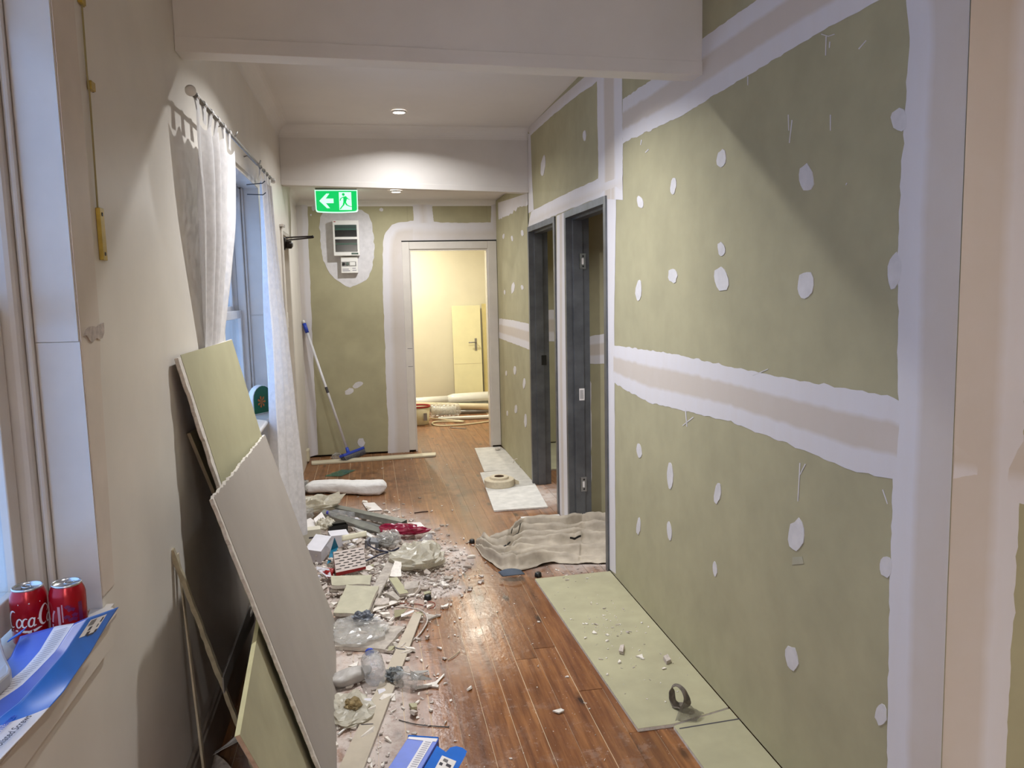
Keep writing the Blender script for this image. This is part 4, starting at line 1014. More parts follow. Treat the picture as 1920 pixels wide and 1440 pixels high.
# green board with a pale cut top edge, sticking out low towards the camera
aD = PA-nA*.028
iD = lambda x, y: PP(x, y, aD, nA)
q1, q2 = iD(487, 1165), iD(450, 1378); q3 = iD(486, 1440)
up_ = (q1-q2).normalized(); q0 = q2+up_*1.15; dd = (q3-q2).normalized(); q4 = q2+dd*(q2.z-.002)/(-dd.z); hor = (PA-PB).normalized(); q5 = q4+hor*1.0; q5.z = .002
lo = leaning('plasterboard_offcut', 'green plasterboard offcut with pale cut edge, lowest and nearest, its corner pointing at the camera', [q4, q5, q0, q2], aD, nA, .012, GREENL, mat('pinkish_core', 'b79c88', .9, var=.1, scale=60, bump=.5, bscale=120), (), .002, 6)
b = MB(); off = -nA
b.slab([q2+nA*.0004, q0+nA*.0004, q0-nA*.0124, q2-nA*.0124], (q2-q4).normalized()*.0015); b.build('cut_edge_paper', mat('cream_cut_edge', 'cfc89c', .8), lo)
# narrow strip leaning, seen on edge
sT = PX(325, 1031, XL+.006); sB = F(492, 1475, .02)
dz = (sB-sT).normalized(); sF = sT+dz*(sT.z-.004)/(-dz.z)
sd = dz.cross(Vector((0, 1, 0))).normalized(); wy = Vector((0, 1, 0))-dz*dz.y; wy.normalize()
r = random.Random(5); L_ = []; R_ = []
for k in range(40):
    p = sT.lerp(sF, k/39); L_.append(p+sd*r.uniform(-.0012, .0012)); R_.append(p-sd*(.013+r.uniform(-.002, .002)))
st_ = MB().slab(L_+R_[::-1], wy*.018).build('plasterboard_strip', [mat('strip_edge', 'a79b82', .9, var=.1, scale=40)], None, tuple(sF)); tag(st_, 'thin plasterboard strip leaning edge-on against the left wall under the sill', 'board')
# thin strip added to stand in for the edge-on strip's shadow on the wall
sT2 = PX(331, 1040, XL+.004); sF2 = Vector((XL+.05, sT2.y-.05, .003)); dz2 = (sF2-sT2).normalized()
shadow_strip = MB().slab([sT2, sF2, sF2+Vector((.008, 0, 0)), sT2+Vector((.003, 0, 0))], (0, .02, 0)).build('plasterboard_strip', TIMBER, None, tuple(sF2)); tag(shadow_strip, 'narrow strip added as the shadow band on the wall beside the edge-on strip', 'board')
# odds and ends in the dark behind the boards
for i, (px, py, z, L, W, yaw, pit, m_, lab) in enumerate([
    (352, 1395, .10, .20, .05, 1.2, .9, PAPER, 'pale card strip propped in the dark corner behind the boards'),
    (412, 1405, .06, .24, .05, .5, .35, PAPER, 'white torn paper scrap lying lowest behind the boards'),
    (400, 1428, .04, .20, .06, 2.2, .2, CHIPD, 'dusty card scrap in the dark gap at the bottom of the picture')]):
    p = F(px, py, z); mt = Matrix.Translation(p) @ Matrix.Rotation(yaw, 4, 'Z') @ Matrix.Rotation(-pit, 4, 'Y')
    o = MB().grid(lambda u, v: mt @ Vector(((u-.5)*L, (v-.5)*W*(1-.4*u), .012*math.sin(u*5+v*2))), 8, 4).build('paper_scrap', m_, None, tuple(p), solid=.0015); tag(o, lab, 'scrap')
for k, (x0, y0, x1, y1) in enumerate([(432, 1262, 478, 1165), (421, 1300, 470, 1160)]):
    p, q = PX(x0, y0, -.50+.03*k), PX(x1, y1, -.53+.03*k)
    p.z = max(p.z, .03)
    o = MB().slab([p, q, q+Vector((0, 0, .05)), p+Vector((0, 0, .05))], (-.004, 0, 0)).build('metal_strip', GREYM, None, tuple(p)); tag(o, ['dull metal strip lying in the dark against the skirting, the upper one', 'dull metal strip lying in the dark against the skirting, the lower one'][k], 'metal strip')

# ================================================================ BOARDS LYING ON THE FLOOR
def floorslab(name, lab, px, th, face, edge=GYPSUM, z0=0.0, cat='board', bev=0, ragged=0.0, part=True):
    pts = [F(x, y, z0+th) for x, y in px]
    if ragged: pts = [Vector((p.x, p.y, z0+th)) for p in rag(pts, ragged, .03, hash(lab) % 97)]
    c = sum(pts, Vector())/len(pts)
    e = empty(name, (c.x, c.y, z0), lab, cat)
    MB().slab(pts, (0, 0, -.0012)).build('paper_face', face, e)
    MB().slab([p-Vector((0, 0, .0013)) for p in pts], (0, 0, -(th-.0015))).build('gypsum_core', edge, e)
    return e
g1 = empty('plasterboard_sheet', (1.08, 3.4, 0), 'long green plasterboard strip on the floor along the right wall, littered with plaster crumbs', 'board')
def onfloor(px, z): return [F(x, y, z) for x, y in px]
zt = .0135
xe = XR-.004
g1p = [F(1003, 1085, zt), Vector((xe, 4.175, zt)), Vector((xe, 2.665, zt)), F(1263, 1357, zt), F(1196, 1366, zt)]
MB().slab(g1p, (0, 0, -.0012)).build('paper_face', GREENL, g1)
MB().slab([p-Vector((0, 0, .0013)) for p in g1p], (0, 0, -.0118)).build('gypsum_core', GYPSUM, g1)
g2p = [F(1263, 1361, zt), Vector((xe, 2.655, zt)), Vector((xe, 1.6, zt)), Vector((1.045, 1.6, zt))]
g2 = empty('plasterboard_sheet', (1.17, 2.1, 0), 'nearer green plasterboard strip on the floor, at the bottom edge of the picture', 'board')
MB().slab(g2p, (0, 0, -.0012)).build('paper_face', GREENL, g2)
MB().slab([p-Vector((0, 0, .0013)) for p in g2p], (0, 0, -.0118)).build('gypsum_core', GYPSUM, g2)
MB().ribbon([(1274, 1366), (1390, 1347)], 2.0, lambda x, y: F(x, y, zt+.0006)).build('score_line', INK, g2)
MB().ribbon([(1300, 1240), (1384, 1338)], 1.2, lambda x, y: F(x, y, zt+.0006)).build('tapered_edge_line', mat('edge_line_green', '8f8a62', .9), g1)
floorslab('plasterboard_offcut', 'dusty grey board on the floor beside the doorway to the yellow room, farthest of three', [(890, 840), (938, 837), (962, 853), (976, 878), (908, 884)], .011, PALEB)
floorslab('plasterboard_offcut', 'dusty grey board on the floor carrying the roll of paper tape', [(900, 886), (986, 876), (1027, 950), (926, 957)], .012, PALEB, z0=.0005)
floorslab('plasterboard_offcut', 'small dusty grey board on the floor between the two steel door frames', [(976, 969), (1048, 964), (1062, 983), (1085, 1000), (990, 1000)], .010, PALEB)
fl = [Vector((1.45, 6.76, .0135)), Vector((2.7, 6.70, .0135)), Vector((2.7, 7.93, .0135)), Vector((1.45, 7.93, .0135))]
e = empty('plasterboard_sheet', (2.0, 7.3, 0), 'pale green sheet lying on the floor of the side room behind the farther steel frame', 'board')
MB().slab(fl, (0, 0, -.0012)).build('paper_face', GREENL, e); MB().slab([p-Vector((0, 0, .0013)) for p in fl], (0, 0, -.0118)).build('gypsum_core', GYPSUM, e)
# timber strip along the end wall, small skirting return at the corner
ts = MB().slab([F(584, 864, .018), F(817, 848, .018), F(817, 853, .018), F(584, 869, .018)], (0, 0, -.017)).build('timber_strip', BEIGE, None, tuple(F(700, 858)), bevel=.002)
tag(ts, 'long cream timber strip lying on the floor along the end wall', 'timber')
sk = empty('skirting_offcut', F(568, 862), 'short cream skirting return sticking out at the far left corner', 'skirting')
pq = F(566, 868, 0)
MB().box(pq.x-.10, pq.x+.06, pq.y-.012, pq.y+.012, .02, .075).build('board', BEIGE, sk, bevel=.004)
MB().box(pq.x+.035, pq.x+.075, pq.y-.06, pq.y+.06, .02, .13).build('end_block', BEIGE, sk, bevel=.006)
MB().box(pq.x-.0, pq.x+.05, pq.y-.05, pq.y+.04, .001, .0195).build('foot', DARK, sk)

# ================================================================ TAPE ROLL
tc = F(939, 905, .055)
tc = Vector((1.0, 6.30, .0125))
tr = empty('tape_roll', tc, 'wide roll of cream paper jointing tape lying on a grey board', 'tape')
MB().lathe([(.040, .002), (.122, .0), (.124, .003), (.124, .052), (.121, .056), (.080, .060), (.078, .074), (.075, .077), (.042, .078), (.040, .076)], tc, (0, 0, 1), 48, closed=True).build('wound_tape', TAPER, tr, smooth=False)
MB().lathe([(.038, .001), (.0398, .001), (.0398, .0785), (.038, .0785)], tc, (0, 0, 1), 32, closed=True).build('card_core', mat('brown_core', '6a5038', .8), tr)
MB().grid(lambda u, v: tc+Vector((.118+.045*u, .035-.05*u-.02*math.sin(u*3), .003+.045*v*(1-.4*u))), 8, 1).build('loose_end', TAPER, tr, solid=.0006)

# ================================================================ DROP SHEET
def dropsheet():
    e = empty('drop_sheet', (1.0, 4.7, 0), 'crumpled beige canvas drop sheet trailing out of the nearer steel doorway', 'cloth')
    lo_ = [(892, 1024), (905, 1045), (938, 1066), (972, 1070), (1040, 1058), (1090, 1056), (1142, 1056)]
    hi_ = [(896, 1016), (925, 1012), (957, 1010), (985, 990), (1062, 990), (1100, 980), (1142, 976)]
    LO = [F(x, y, .008) for x, y in lo_]+[Vector((1.75, 4.42, .01))]; HI = [F(x, y, .008) for x, y in hi_]+[Vector((1.75, 5.1, .01))]
    LO[-2].y = max(LO[-2].y, 4.245); HI[-2].y = min(HI[-2].y, 5.04); HI[-1].y = 5.02; LO[-1].y = 4.30
    def lerp(P, u):
        t = u*(len(P)-1); i = min(int(t), len(P)-2); return P[i].lerp(P[i+1], t-i)
    def fn(u, v):
        p = lerp(LO, u).lerp(lerp(HI, u), v)
        wob = .55*noise.noise(Vector((u*2.2, v*1.5, 3)))+.25*math.sin(u*3.1)
        h = 0
        for c_, wd_, am, u0, u1 in ((.08, .055, .050, 0, .75), (.22, .05, .040, .1, 1.2), (.36, .045, .045, -.2, .62), (.50, .05, .050, .25, 1.2), (.63, .04, .055, -.2, .8), (.76, .05, .060, .0, 1.2), (.90, .06, .075, .15, 1.2)):
            cc = c_+.10*wob*(1 if c_ < .85 else .5); d_ = (v-cc)/wd_
            k_ = max(0, min(1, (u-u0)*5))*max(0, min(1, (u1-u)*5))
            h += 1.35*am*k_*math.exp(-abs(d_*1.1)**1.3 if d_ > 0 else -abs(d_*2.6)**1.3)
        h += .022*noise.noise(Vector((u*10, v*16, 1)))+.016*abs(noise.noise(Vector((u*20, v*30, 5))))
        h *= min(1, u*9+.35)
        p.z = .006+max(0, h); p.y += .022*math.sin(u*14+v*4)*(1 if u < .7 else .1); return p
    MB().grid(fn, 150, 90).build('canvas', SHEETC, e, smooth=True, solid=.002)
    f2_ = lambda u, v: fn(u, v)+Vector((0, -.001, .0045))
    b = MB()
    for (u, v, L, s) in ((.26, .62, .06, .2), (.34, .66, .05, -.1), (.38, .62, .04, .3), (.40, .55, .06, .1), (.43, .68, .03, .5), (.62, .52, .07, .0), (.33, .44, .04, .1), (.41, .42, .05, -.2), (.66, .30, .015, 0), (.70, .26, .02, 0), (.28, .73, .05, .9), (.37, .75, .04, .8)):
        b.ribbon([(u+L*k/8, v+s*L*k/8) for k in range(9)], .0055, f2_)
    b.build('tar_marks', BLACK, e)['kind'] = 'stuff'
    c = F(955, 1078, .02)
    MB().grid(lambda u, v: c+Vector((-.065+.13*u+.02*v, -.06*v*math.sin(math.pi*(u*.7+.15)), .022+.015*math.sin(u*3)-.018*v)), 12, 8).build('navy_corner', NAVY, e, smooth=True, solid=.003)
dropsheet()

# ================================================================ BROOM
br = empty('broom', F(655, 865), 'push broom with a white handle and blue head leaning against the green end wall', 'broom')
hb = F(653, 848, .075); ht = PY(568, 600, YF-.025)
dv = (ht-hb).normalized()
MB().tube([hb, hb+dv*((ht-hb).length-.11)], .0125, 12).build('handle', mat('white_tube', 'd4d2d6', .3), br, smooth=True)
MB().tube([ht-dv*.13, ht-dv*.035], .018, 12).build('blue_grip', BLUEP, br, smooth=True)
MB().tube([ht-dv*.034, ht-dv*.012, ht], [.0155, .015, .006], 12).build('end_cap', WPLAST, br, smooth=True)
pm = hb.lerp(ht, .45); MB().tube([pm, pm+dv*.06], .0131, 12).build('brand_band', INK, br)
MB().tube([hb-dv*.03, hb+dv*.05], [.02, .015], 12).build('socket', BLUEP, br, smooth=True)
ha, hc = F(641, 857, .055), F(680, 842, .055); ax = (hc-ha); Lh = ax.length; ax.normalize()
mt = Matrix.Translation((ha+hc)/2) @ Matrix((ax, Vector((0, 0, 1)).cross(ax), Vector((0, 0, 1)))).transposed().to_4x4()
mt = mt @ Matrix.Rotation(-.35, 4, 'X')
MB().box(-Lh/2, Lh/2, -.028, .028, -.004, .022, mt).build('head_block', BLUEP, br, bevel=.006)
b = MB(); r = random.Random(2)
for i in range(60):
    for j in range(5):
        x = -Lh/2+.006+(Lh-.012)*i/59; y = -.022+.044*j/4; l = -.058-r.uniform(0, .006)
        q = .0028; dx, dy = r.uniform(-.004, .004), r.uniform(-.006, .006)
        b.add([mt @ Vector(v) for v in ((x-q, y-q, -.004), (x+q, y-q, -.004), (x, y+q, -.004), (x+dx, y+dy-.006, l))], [(0, 1, 3), (1, 2, 3), (2, 0, 3)])
o = b.build('bristles', mat('grey_bristle', '6d6c72', .8), br); o['kind'] = 'stuff'
# crumpled clear bag beside it, green film on the floor
def crumple(name, lab, c, sx, sy, h, m, seed, cat='bag', rough=1.0, n=30, rot=0.0, loc_z=None, group=None, smooth=False, z0=0.0):
    """crushed film or cloth lying at c"""
    c = Vector(c); cr, sr = math.cos(rot), math.sin(rot); r = random.Random(seed)
    def fn(u, v):
        a = 2*math.pi*u; t = math.sin(math.pi*v)
        d = Vector((math.cos(a)*t, math.sin(a)*t, -math.cos(math.pi*v)))
        q = d*1.9+Vector((seed*3.7, 0, 0))
        k = 1+rough*(.40*noise.noise(q)+.34*(.45-abs(noise.noise(q*1.7)))*1.2-.05+.12*abs(noise.noise(q*3.9)))
        x, y = d.x*sx*k, d.y*sy*k; z = (d.z*.5+.5)*h*(k if d.z > -.5 else 1)
        return (c.x+x*cr-y*sr, c.y+x*sr+y*cr, c.z+z0+max(.001, z))
    o = MB().grid(fn, n, n//2).build(name, m, None, (c.x, c.y, c.z), smooth=smooth); tag(o, lab, cat, group); return o
crumple('plastic_bag', 'small crumpled clear plastic bag on the floor beside the broom head', F(632, 862), .05, .04, .06, FILM, 21)
gl_ = MB().grid(lambda u, v: F(608, 893, .004).lerp(F(640, 880.5, .004), v).lerp(F(640, 893, .004).lerp(F(668, 881, .004), v), u)+Vector((0, 0, .006*abs(noise.noise(Vector((u*4, v*3, 2)))))), 16, 10).build('green_film_sheet', FILMG, None, tuple(F(638, 887)))
tag(gl_, 'sheet of translucent green film lying flat on the boards near the end wall', 'film')

# ================================================================ THE RUBBLE HEAP
def pile_h(x, y):
    h = .060*math.exp(-(((x+.30)/.30)**2+((y-4.85)/.75)**2)) + .026*math.exp(-(((x-.02)/.28)**2+((y-4.55)/.6)**2))
    return h
# fine broken plaster: countless
b = MB(); r = random.Random(77)
def shard(b, p, s, r, mi=0, flat=.4):
    n = r.choice((4, 5, 5, 6)); a0 = r.uniform(0, 6.28)
    ang = sorted(r.uniform(0, 2*math.pi) for _ in range(n)); mt = Matrix.Translation(p) @ Matrix.Rotation(r.uniform(0, 6.28), 4, 'Z') @ Matrix.Rotation(r.uniform(-.5, .5), 4, 'X')
    el = r.uniform(.4, 1.0); top = [mt @ Vector((math.cos(a)*s, math.sin(a)*s*el, s*flat*.5)) for a in ang]; bot = [mt @ Vector((math.cos(a)*s*1.05, math.sin(a)*s*el*1.05, -s*flat*.5)) for a in ang]
    k = len(b.v); b.v += top+bot
    b.f.append([k+i for i in range(n)]); b.mi.append(mi); b.f.append([k+n+i for i in reversed(range(n))]); b.mi.append(mi)
    for i in range(n): j = (i+1) % n; b.f.append([k+i, k+n+i, k+n+j, k+j]); b.mi.append(mi)
def scatter(b, r, n, fx_, s0, s1, mats=(0, 0, 1), lift=True):
    for _ in range(n):
        x, y = fx_(r); s = s0+(s1-s0)*r.random()**3
        shard(b, Vector((x, y, s*.22+.001+(pile_h(x, y)*r.uniform(.1, 1) if lift else 0))), s, r, r.choice(mats))
scatter(b, r, 1500, lambda r: (min(max(r.gauss(-.12, .26), XL+.05), .55), r.gauss(4.75, .55)), .004, .034, (0, 0, 1, 1, 2))
scatter(b, r, 900, lambda r: (r.gauss(.30, .12), r.gauss(4.62, .26)), .002, .016, (0, 0, 1))
scatter(b, r, 300, lambda r: (r.gauss(.25, .09), r.gauss(4.2, .12)), .002, .014, (0, 0, 1))
scatter(b, r, 900, lambda r: (min(max(r.gauss(-.05, .2), XL+.05), .4), r.gauss(4.3, .3)), .003, .022, (0, 1, 1, 2))
scatter(b, r, 500, lambda r: (min(max(r.gauss(-.02, .13), -.18), .35), r.uniform(2.5, 4.1)), .003, .022, (0, 1, 1))
scatter(b, r, 160, lambda r: (r.gauss(1.15, .13), r.gauss(4.20, .10)), .002, .010, (0, 1), False)
o = b.build('plaster_rubble', [CHIPD, CHIP, mat('brown_rubble', 'a3968a', .95, var=.15, scale=50)], None, (-.15, 4.6, 0)); tag(o, 'heap of fine broken plaster and dust spread along the left side of the floor', 'rubble'); o['kind'] = 'stuff'

def slabpx(name, lab, px, th, face, edge=None, cat='board', z=None, rg=0.0, seed=1, group=None, down=None):
    """flat piece whose top corners were measured: (px, py, height)"""
    pts = [F(a, b_, h) for a, b_, h in px]
    n = (pts[1]-pts[0]).cross(pts[2]-pts[0]).normalized()
    if n.z < 0: n = -n
    if rg: pts = rag(pts, rg, .03, seed)
    c = sum(pts, Vector())/len(pts)
    e = empty(name, (c.x, c.y, max(0, min(p.z for p in pts)-th)), lab, cat, group)
    MB().slab(pts, -n*.0014).build('paper_face', face, e)
    MB().slab([p-n*.0015 for p in pts], -n*(th-.0015)).build('gypsum_core', edge or GYPSUM, e)
    return e
slabpx('plasterboard_offcut', 'thick pale plasterboard slab behind the cracked square one in the rubble', [(621, 1080, .075), (697, 1077, .065), (694, 1095, .06), (622, 1098, .07)], .020, mat('pale_board', 'aea892', .9, var=.08, scale=12), GYPSUM, rg=.003)
slabpx('plasterboard_offcut', 'square pale plasterboard piece with a crack, lying on the heap', [(650, 1097, .085), (710, 1099, .085), (688, 1152, .055), (625, 1149, .05)], .018, mat('pale_board', 'aea892', .9), GYPSUM, rg=.002)
ck_ = MB().ribbon([(641, 1108), (654, 1118), (662, 1119), (667, 1121), (667, 1125)], 1.0, lambda x, y: F(x, y, .078)).build('hair_crack', INK, bpy.data.objects[list(LOC)[-3]] if False else None)
bpy.data.objects.remove(ck_)
slabpx('plasterboard_strip', 'grey plasterboard strip lying slantwise across the heap, partly under the square piece', [(733, 1039, .075), (749, 1041, .075), (690, 1156, .030), (670, 1152, .03)], .011, DUSTYB, GYPSUM)
slabpx('plasterboard_offcut', 'small pale green plasterboard rectangle on the right of the heap', [(729, 1084, .055), (745, 1082, .05), (766, 1111, .035), (749, 1114, .04)], .012, GREENL, GYPSUM)
slabpx('plaster_lump', 'grey broken plaster block at the right edge of the heap', [(759, 1092, .05), (787, 1088, .045), (783, 1100, .04), (775, 1104, .04), (757, 1103, .045)], .035, DUSTYB, GYPSUM, cat='lump', rg=.004)
slabpx('plaster_lump', 'grey tilted plaster block in front of the small green rectangle', [(724, 1113, .05), (737, 1107, .055), (752, 1121, .035), (745, 1125, .03)], .03, DUSTYB, GYPSUM, cat='lump', rg=.004)
slabpx('plasterboard_offcut', 'dust-covered plasterboard slab lying flat in front of the heap beside the grey leaning board', [(620, 1211, .019), (722, 1217, .019), (759, 1175, .017), (655, 1166, .017), (620, 1166, .017)], .017, DUSTYB, GYPSUM, rg=.002)
lsx = slabpx('plasterboard_strip', 'longest plasterboard strip, lying on the floor from the heap to the bottom of the picture', [(776, 1147, .022), (791, 1151, .022), (682, 1440, .014), (668, 1480, .014), (618, 1480, .014), (635, 1440, .014)], .011, mat('strip_paper', 'b3a795', .85, var=.06, scale=9), GYPSUM)
MB().ribbon([(739, 1213), (748, 1216), (760, 1217)], 1.6, lambda x, y: F(x, y, .0215)).build('score_crease', INK, lsx)
MB().ribbon([(677, 1358), (700, 1357)], 1.2, lambda x, y: F(x, y, .0172)).build('score_crease', INK, lsx)
slabpx('plasterboard_offcut', 'small triangular scrap at the end of the longest strip, pointing right', [(800, 1150, .012), (819, 1154, .010), (803, 1161, .010)], .008, DUSTYB, GYPSUM, cat='scrap')
slabpx('paper_scrap', 'olive curled paper scrap behind the far end of the longest strip', [(739, 1144, .02), (764, 1141, .03), (752, 1154, .02), (740, 1158, .02)], .002, mat('olive_paper', '8d8568', .85, var=.1), None, cat='scrap')
slabpx('paper_scrap', 'white torn paper strip beside the far end of the longest strip', [(752, 1152, .025), (776, 1143, .03), (776, 1147, .028), (752, 1157, .02)], .002, PAPER, PAPER, cat='scrap')
slabpx('plaster_lump', 'flat white plaster chunk behind the heap strip, right of its middle', [(703, 1122, .045), (729, 1120, .045), (731, 1131, .03), (702, 1135, .03)], .025, CHIPD, GYPSUM, cat='lump', rg=.004)
slabpx('plaster_lump', 'white plaster slab standing between the heap strip and the cream bag', [(741, 1052, .09), (753, 1054, .085), (752, 1081, .05), (729, 1080, .05)], .02, CHIP, GYPSUM, cat='lump', rg=.003)
slabpx('timber_splinter', 'long thin splinter of lining paper in front of the heap', [(697, 1142, .02), (735, 1126, .025), (752, 1127, .02), (698, 1147, .015)], .006, CHIP, CHIPD, cat='splinter')
for i, (P, lab) in enumerate([([(700, 1157, .012), (722, 1148, .012), (723, 1151, .012), (701, 1159, .01)], 'small plaster stick in front of the cracked square piece'),
        ([(718, 1152, .014), (733, 1157, .012), (731, 1160, .012), (716, 1155, .012)], 'small plaster stick to the left of the olive scrap'),
        ([(752, 1117, .012), (777, 1112, .014), (777, 1115, .012), (753, 1120, .010)], 'pink-white plaster stick under the small green rectangle')]):
    slabpx('plaster_stick', lab, P, .008, CHIP, CHIPD, cat='scrap')
# many unlabelled-alike broken bits of board in the heap, each its own thing
r = random.Random(31); proto = []
for k in range(7):
    b = MB(); n = r.choice((4, 4, 5)); 
    ang = [2*math.pi*(i+r.uniform(-.25, .25))/n for i in range(n)]; sx, sy = r.uniform(.018, .04), r.uniform(.012, .028)
    b.slab([Vector((math.cos(a)*sx, math.sin(a)*sy, .006)) for a in ang], (0, 0, -.012))
    o = b.build('plaster_scrap', (CHIP, CHIPD, CHIPD, GREENL, DUSTYB, CHIP, CARTW)[k], None, (0, 0, 0)); proto.append(o)
spots = []
for i in range(78):
    x = min(max(r.gauss(-.08, .24), XL+.08), .5); y = r.gauss(4.55, .42)
    if i > 58: x, y = r.uniform(-.13, .12), r.uniform(2.6, 3.9)
    spots.append((x, y))
for i, (x, y) in enumerate(spots):
    o = proto[i % 7] if i < 7 else proto[i % 7].copy()
    if i >= 7: COL.objects.link(o)
    o.location = (x, y, .012+pile_h(x, y)*r.uniform(.6, 1.05)); o.rotation_euler = (r.uniform(-.5, .5), r.uniform(-.4, .4), r.uniform(0, 6.28))
    kd = ('white', 'grey', 'grey', 'pale green', 'grey', 'white', 'white card')[i % 7]; where = 'in the rubble heap on the left' if i <= 58 else 'beside the longest strip near the leaning grey board'
    tag(o, 'small broken %s plaster scrap lying %s' % (kd, where) if kd != 'white card' else 'small torn white card scrap lying %s' % where, 'scrap', '%s scraps %s' % (kd, where))

# steel wall-stud channels
def channel(lab, p, q, w, h, m=ZINC, roll=0.0):
    e = empty('steel_channel', p, lab, 'steel channel'); p, q = Vector(p), Vector(q); d = (q-p).normalized(); s = Vector((0, 0, 1)).cross(d).normalized(); u = d.cross(s)
    s, u = s*math.cos(roll)+u*math.sin(roll), u*math.cos(roll)-s*math.sin(roll); t = .0012
    L = (q-p).length
    def bx(s0, s1, u0, u1, nm, a=0, c=1):
        pts = [p+d*L*a+s*s0+u*u0, p+d*L*a+s*s1+u*u0, p+d*L*a+s*s1+u*u1, p+d*L*a+s*s0+u*u1]
        MB().slab(pts, d*L*(c-a)).build(nm, m, e)
    bx(-w/2, w/2, h-t, h, 'web'); bx(-w/2, -w/2+t, 0, h-t-.0002, 'flange'); bx(w/2-t, w/2, 0, h-t-.0002, 'flange')
    bx(-w/2+t+.0002, -w/2+.009, 0, t, 'return_lip'); bx(w/2-.009, w/2-t-.0002, 0, t, 'return_lip'); return e
channel('grey steel channel on the heap, topmost and farthest, its lit web uppermost', F(617, 955, .05), F(758, 986, .015), .064, .036)
channel('grey steel channel on the heap, the one in front with its side towards the camera', F(609, 966, .06), F(744, 1012, .02), .040, .042, roll=.5)
channel('dark narrow steel channel lying between the two larger ones', F(632, 972, .045), F(722, 995, .02), .03, .025, mat('dark_zinc', '6c6e70', .4, metal=.7))
slabpx('plastic_strip', 'white plastic strip beneath the front steel channel', [(660, 988, .045), (668, 986, .045), (708, 1008, .03), (704, 1012, .03)], .01, WPLAST, WPLAST, cat='strip')
# bottles
def bottle(lab, c, d, L, R, cap, seed, grp=None):
    e = empty('water_bottle', (c[0], c[1], max(0, c[2]-R)), lab, 'bottle'); d = Vector(d).normalized()
    prof = [(0, .006), (R*.55, .004), (R*.9, 0), (R, .012)]
    for k in range(5): prof += [(R, L*(.12+.11*k)), (R*.95, L*(.155+.11*k))]
    prof += [(R, L*.68), (R*.9, L*.76), (R*.6, L*.86), (R*.36, L*.91), (R*.34, L*.95)]
    MB().lathe(prof, c, d, 26).build('shell', BOTTLE, e, smooth=True)
    MB().lathe([(0, L), (R*.40, L), (R*.42, L*.985), (R*.42, L*.945), (R*.38, L*.94), (0, L*.94)], c, d, 18).build('cap', cap, e, smooth=False)
    MB().lathe([(R*1.012, L*.36), (R*1.012, L*.58)], c, d, 26).build('label_sleeve', FILM, e, smooth=True)
    return e
bottle('clear bottle with a violet cap lying on the steel channels', F(664, 968, .08), (-.85, .3, .1), .20, .030, VIOLET, 1)
bottle('clear bottle lying by the magenta bag at the heap\'s right edge', F(790, 1022, .035), (.35, .75, .05), .17, .032, BOTTLE, 2)
bottle('clear bottle with blue cap on the long strip, its round base towards the camera', F(706, 1272, .05), (-.10, .60, .16), .17, .046, BLUEP, 3)
# bags and wrappings
crumple('plastic_bag', 'crumpled cream plastic bag at the left end of the heap, below the white batting', F(585, 958, .05), .20, .14, .10, FILMW, 5, rot=.2)
crumple('plastic_bag', 'large crumpled cream plastic bag at the right front of the heap', F(784, 1062, .0), .155, .15, .115, FILMW, 9, rot=.4, rough=.8)
crumple('plastic_bag', 'magenta plastic bag crushed over the ends of the steel channels', F(756, 1001, .03), .155, .065, .055, FILMR, 13, rot=-.25)
crumple('plastic_bag', 'grey clear plastic wrapping left of the big cream bag', F(729, 1022, .03), .075, .085, .075, FILM, 15)
crumple('grey_rag', 'dark grey fluff caught in clear wrapping in the middle of the heap', F(722, 1024, .03), .05, .05, .045, GREYSTUFF, 16, cat='rag')
crumple('plastic_bag', 'milky plastic wrapper with pink print near the white label card', F(611, 992, .075), .055, .07, .06, FILMW, 18)
crumple('plastic_bag', 'clear plastic bag at the left end of the batting, by the curtain', F(563, 925, .0), .09, .10, .10, FILM, 19)
crumple('grey_rag', 'grey and white rag beside the left end of the batting', F(566, 922, .0), .06, .05, .08, GREYSTUFF, 20, cat='rag')
crumple('plastic_bag', 'clear plastic at the far left of the heap, below the cream bag', F(566, 975, .03), .09, .07, .08, FILM, 22)
crumple('plastic_sheet', 'clear plastic sheet crumpled over the dusty flat slab', F(672, 1186, .018), .13, .15, .035, FILM, 23, cat='plastic sheet', rough=.7)
crumple('grey_rag', 'dark knot of grey plastic on the dusty flat slab', F(681, 1168, .02), .045, .035, .05, mat('slate_plastic', '5b5f68', .4), 24, cat='rag')
crumple('plastic_bag', 'grey-white crumpled packet lying left of the blue-capped bottle', F(659, 1280, .0), .095, .045, .060, mat('grey_white_packet', 'aaa49e', .5, var=.1, scale=20), 25, rot=.55, rough=.45, smooth=True)
crumple('plastic_bag', 'clear plastic bag with brown foam at the lower left of the floor', F(657, 1338, .0), .085, .12, .035, FILMW, 26, rough=.8)
crumple('foam_lump', 'ragged brown foam lump inside the clear bag at lower left', F(662, 1330, .02), .032, .03, .035, LBROWN, 27, cat='foam')
crumple('plastic_bag', 'silver-grey torn plastic end on the long strip, right of the bottle', F(740, 1273, .016), .035, .045, .04, mat('silver_plastic', '73787a', .3, metal=.3, var=.2, scale=50), 28)
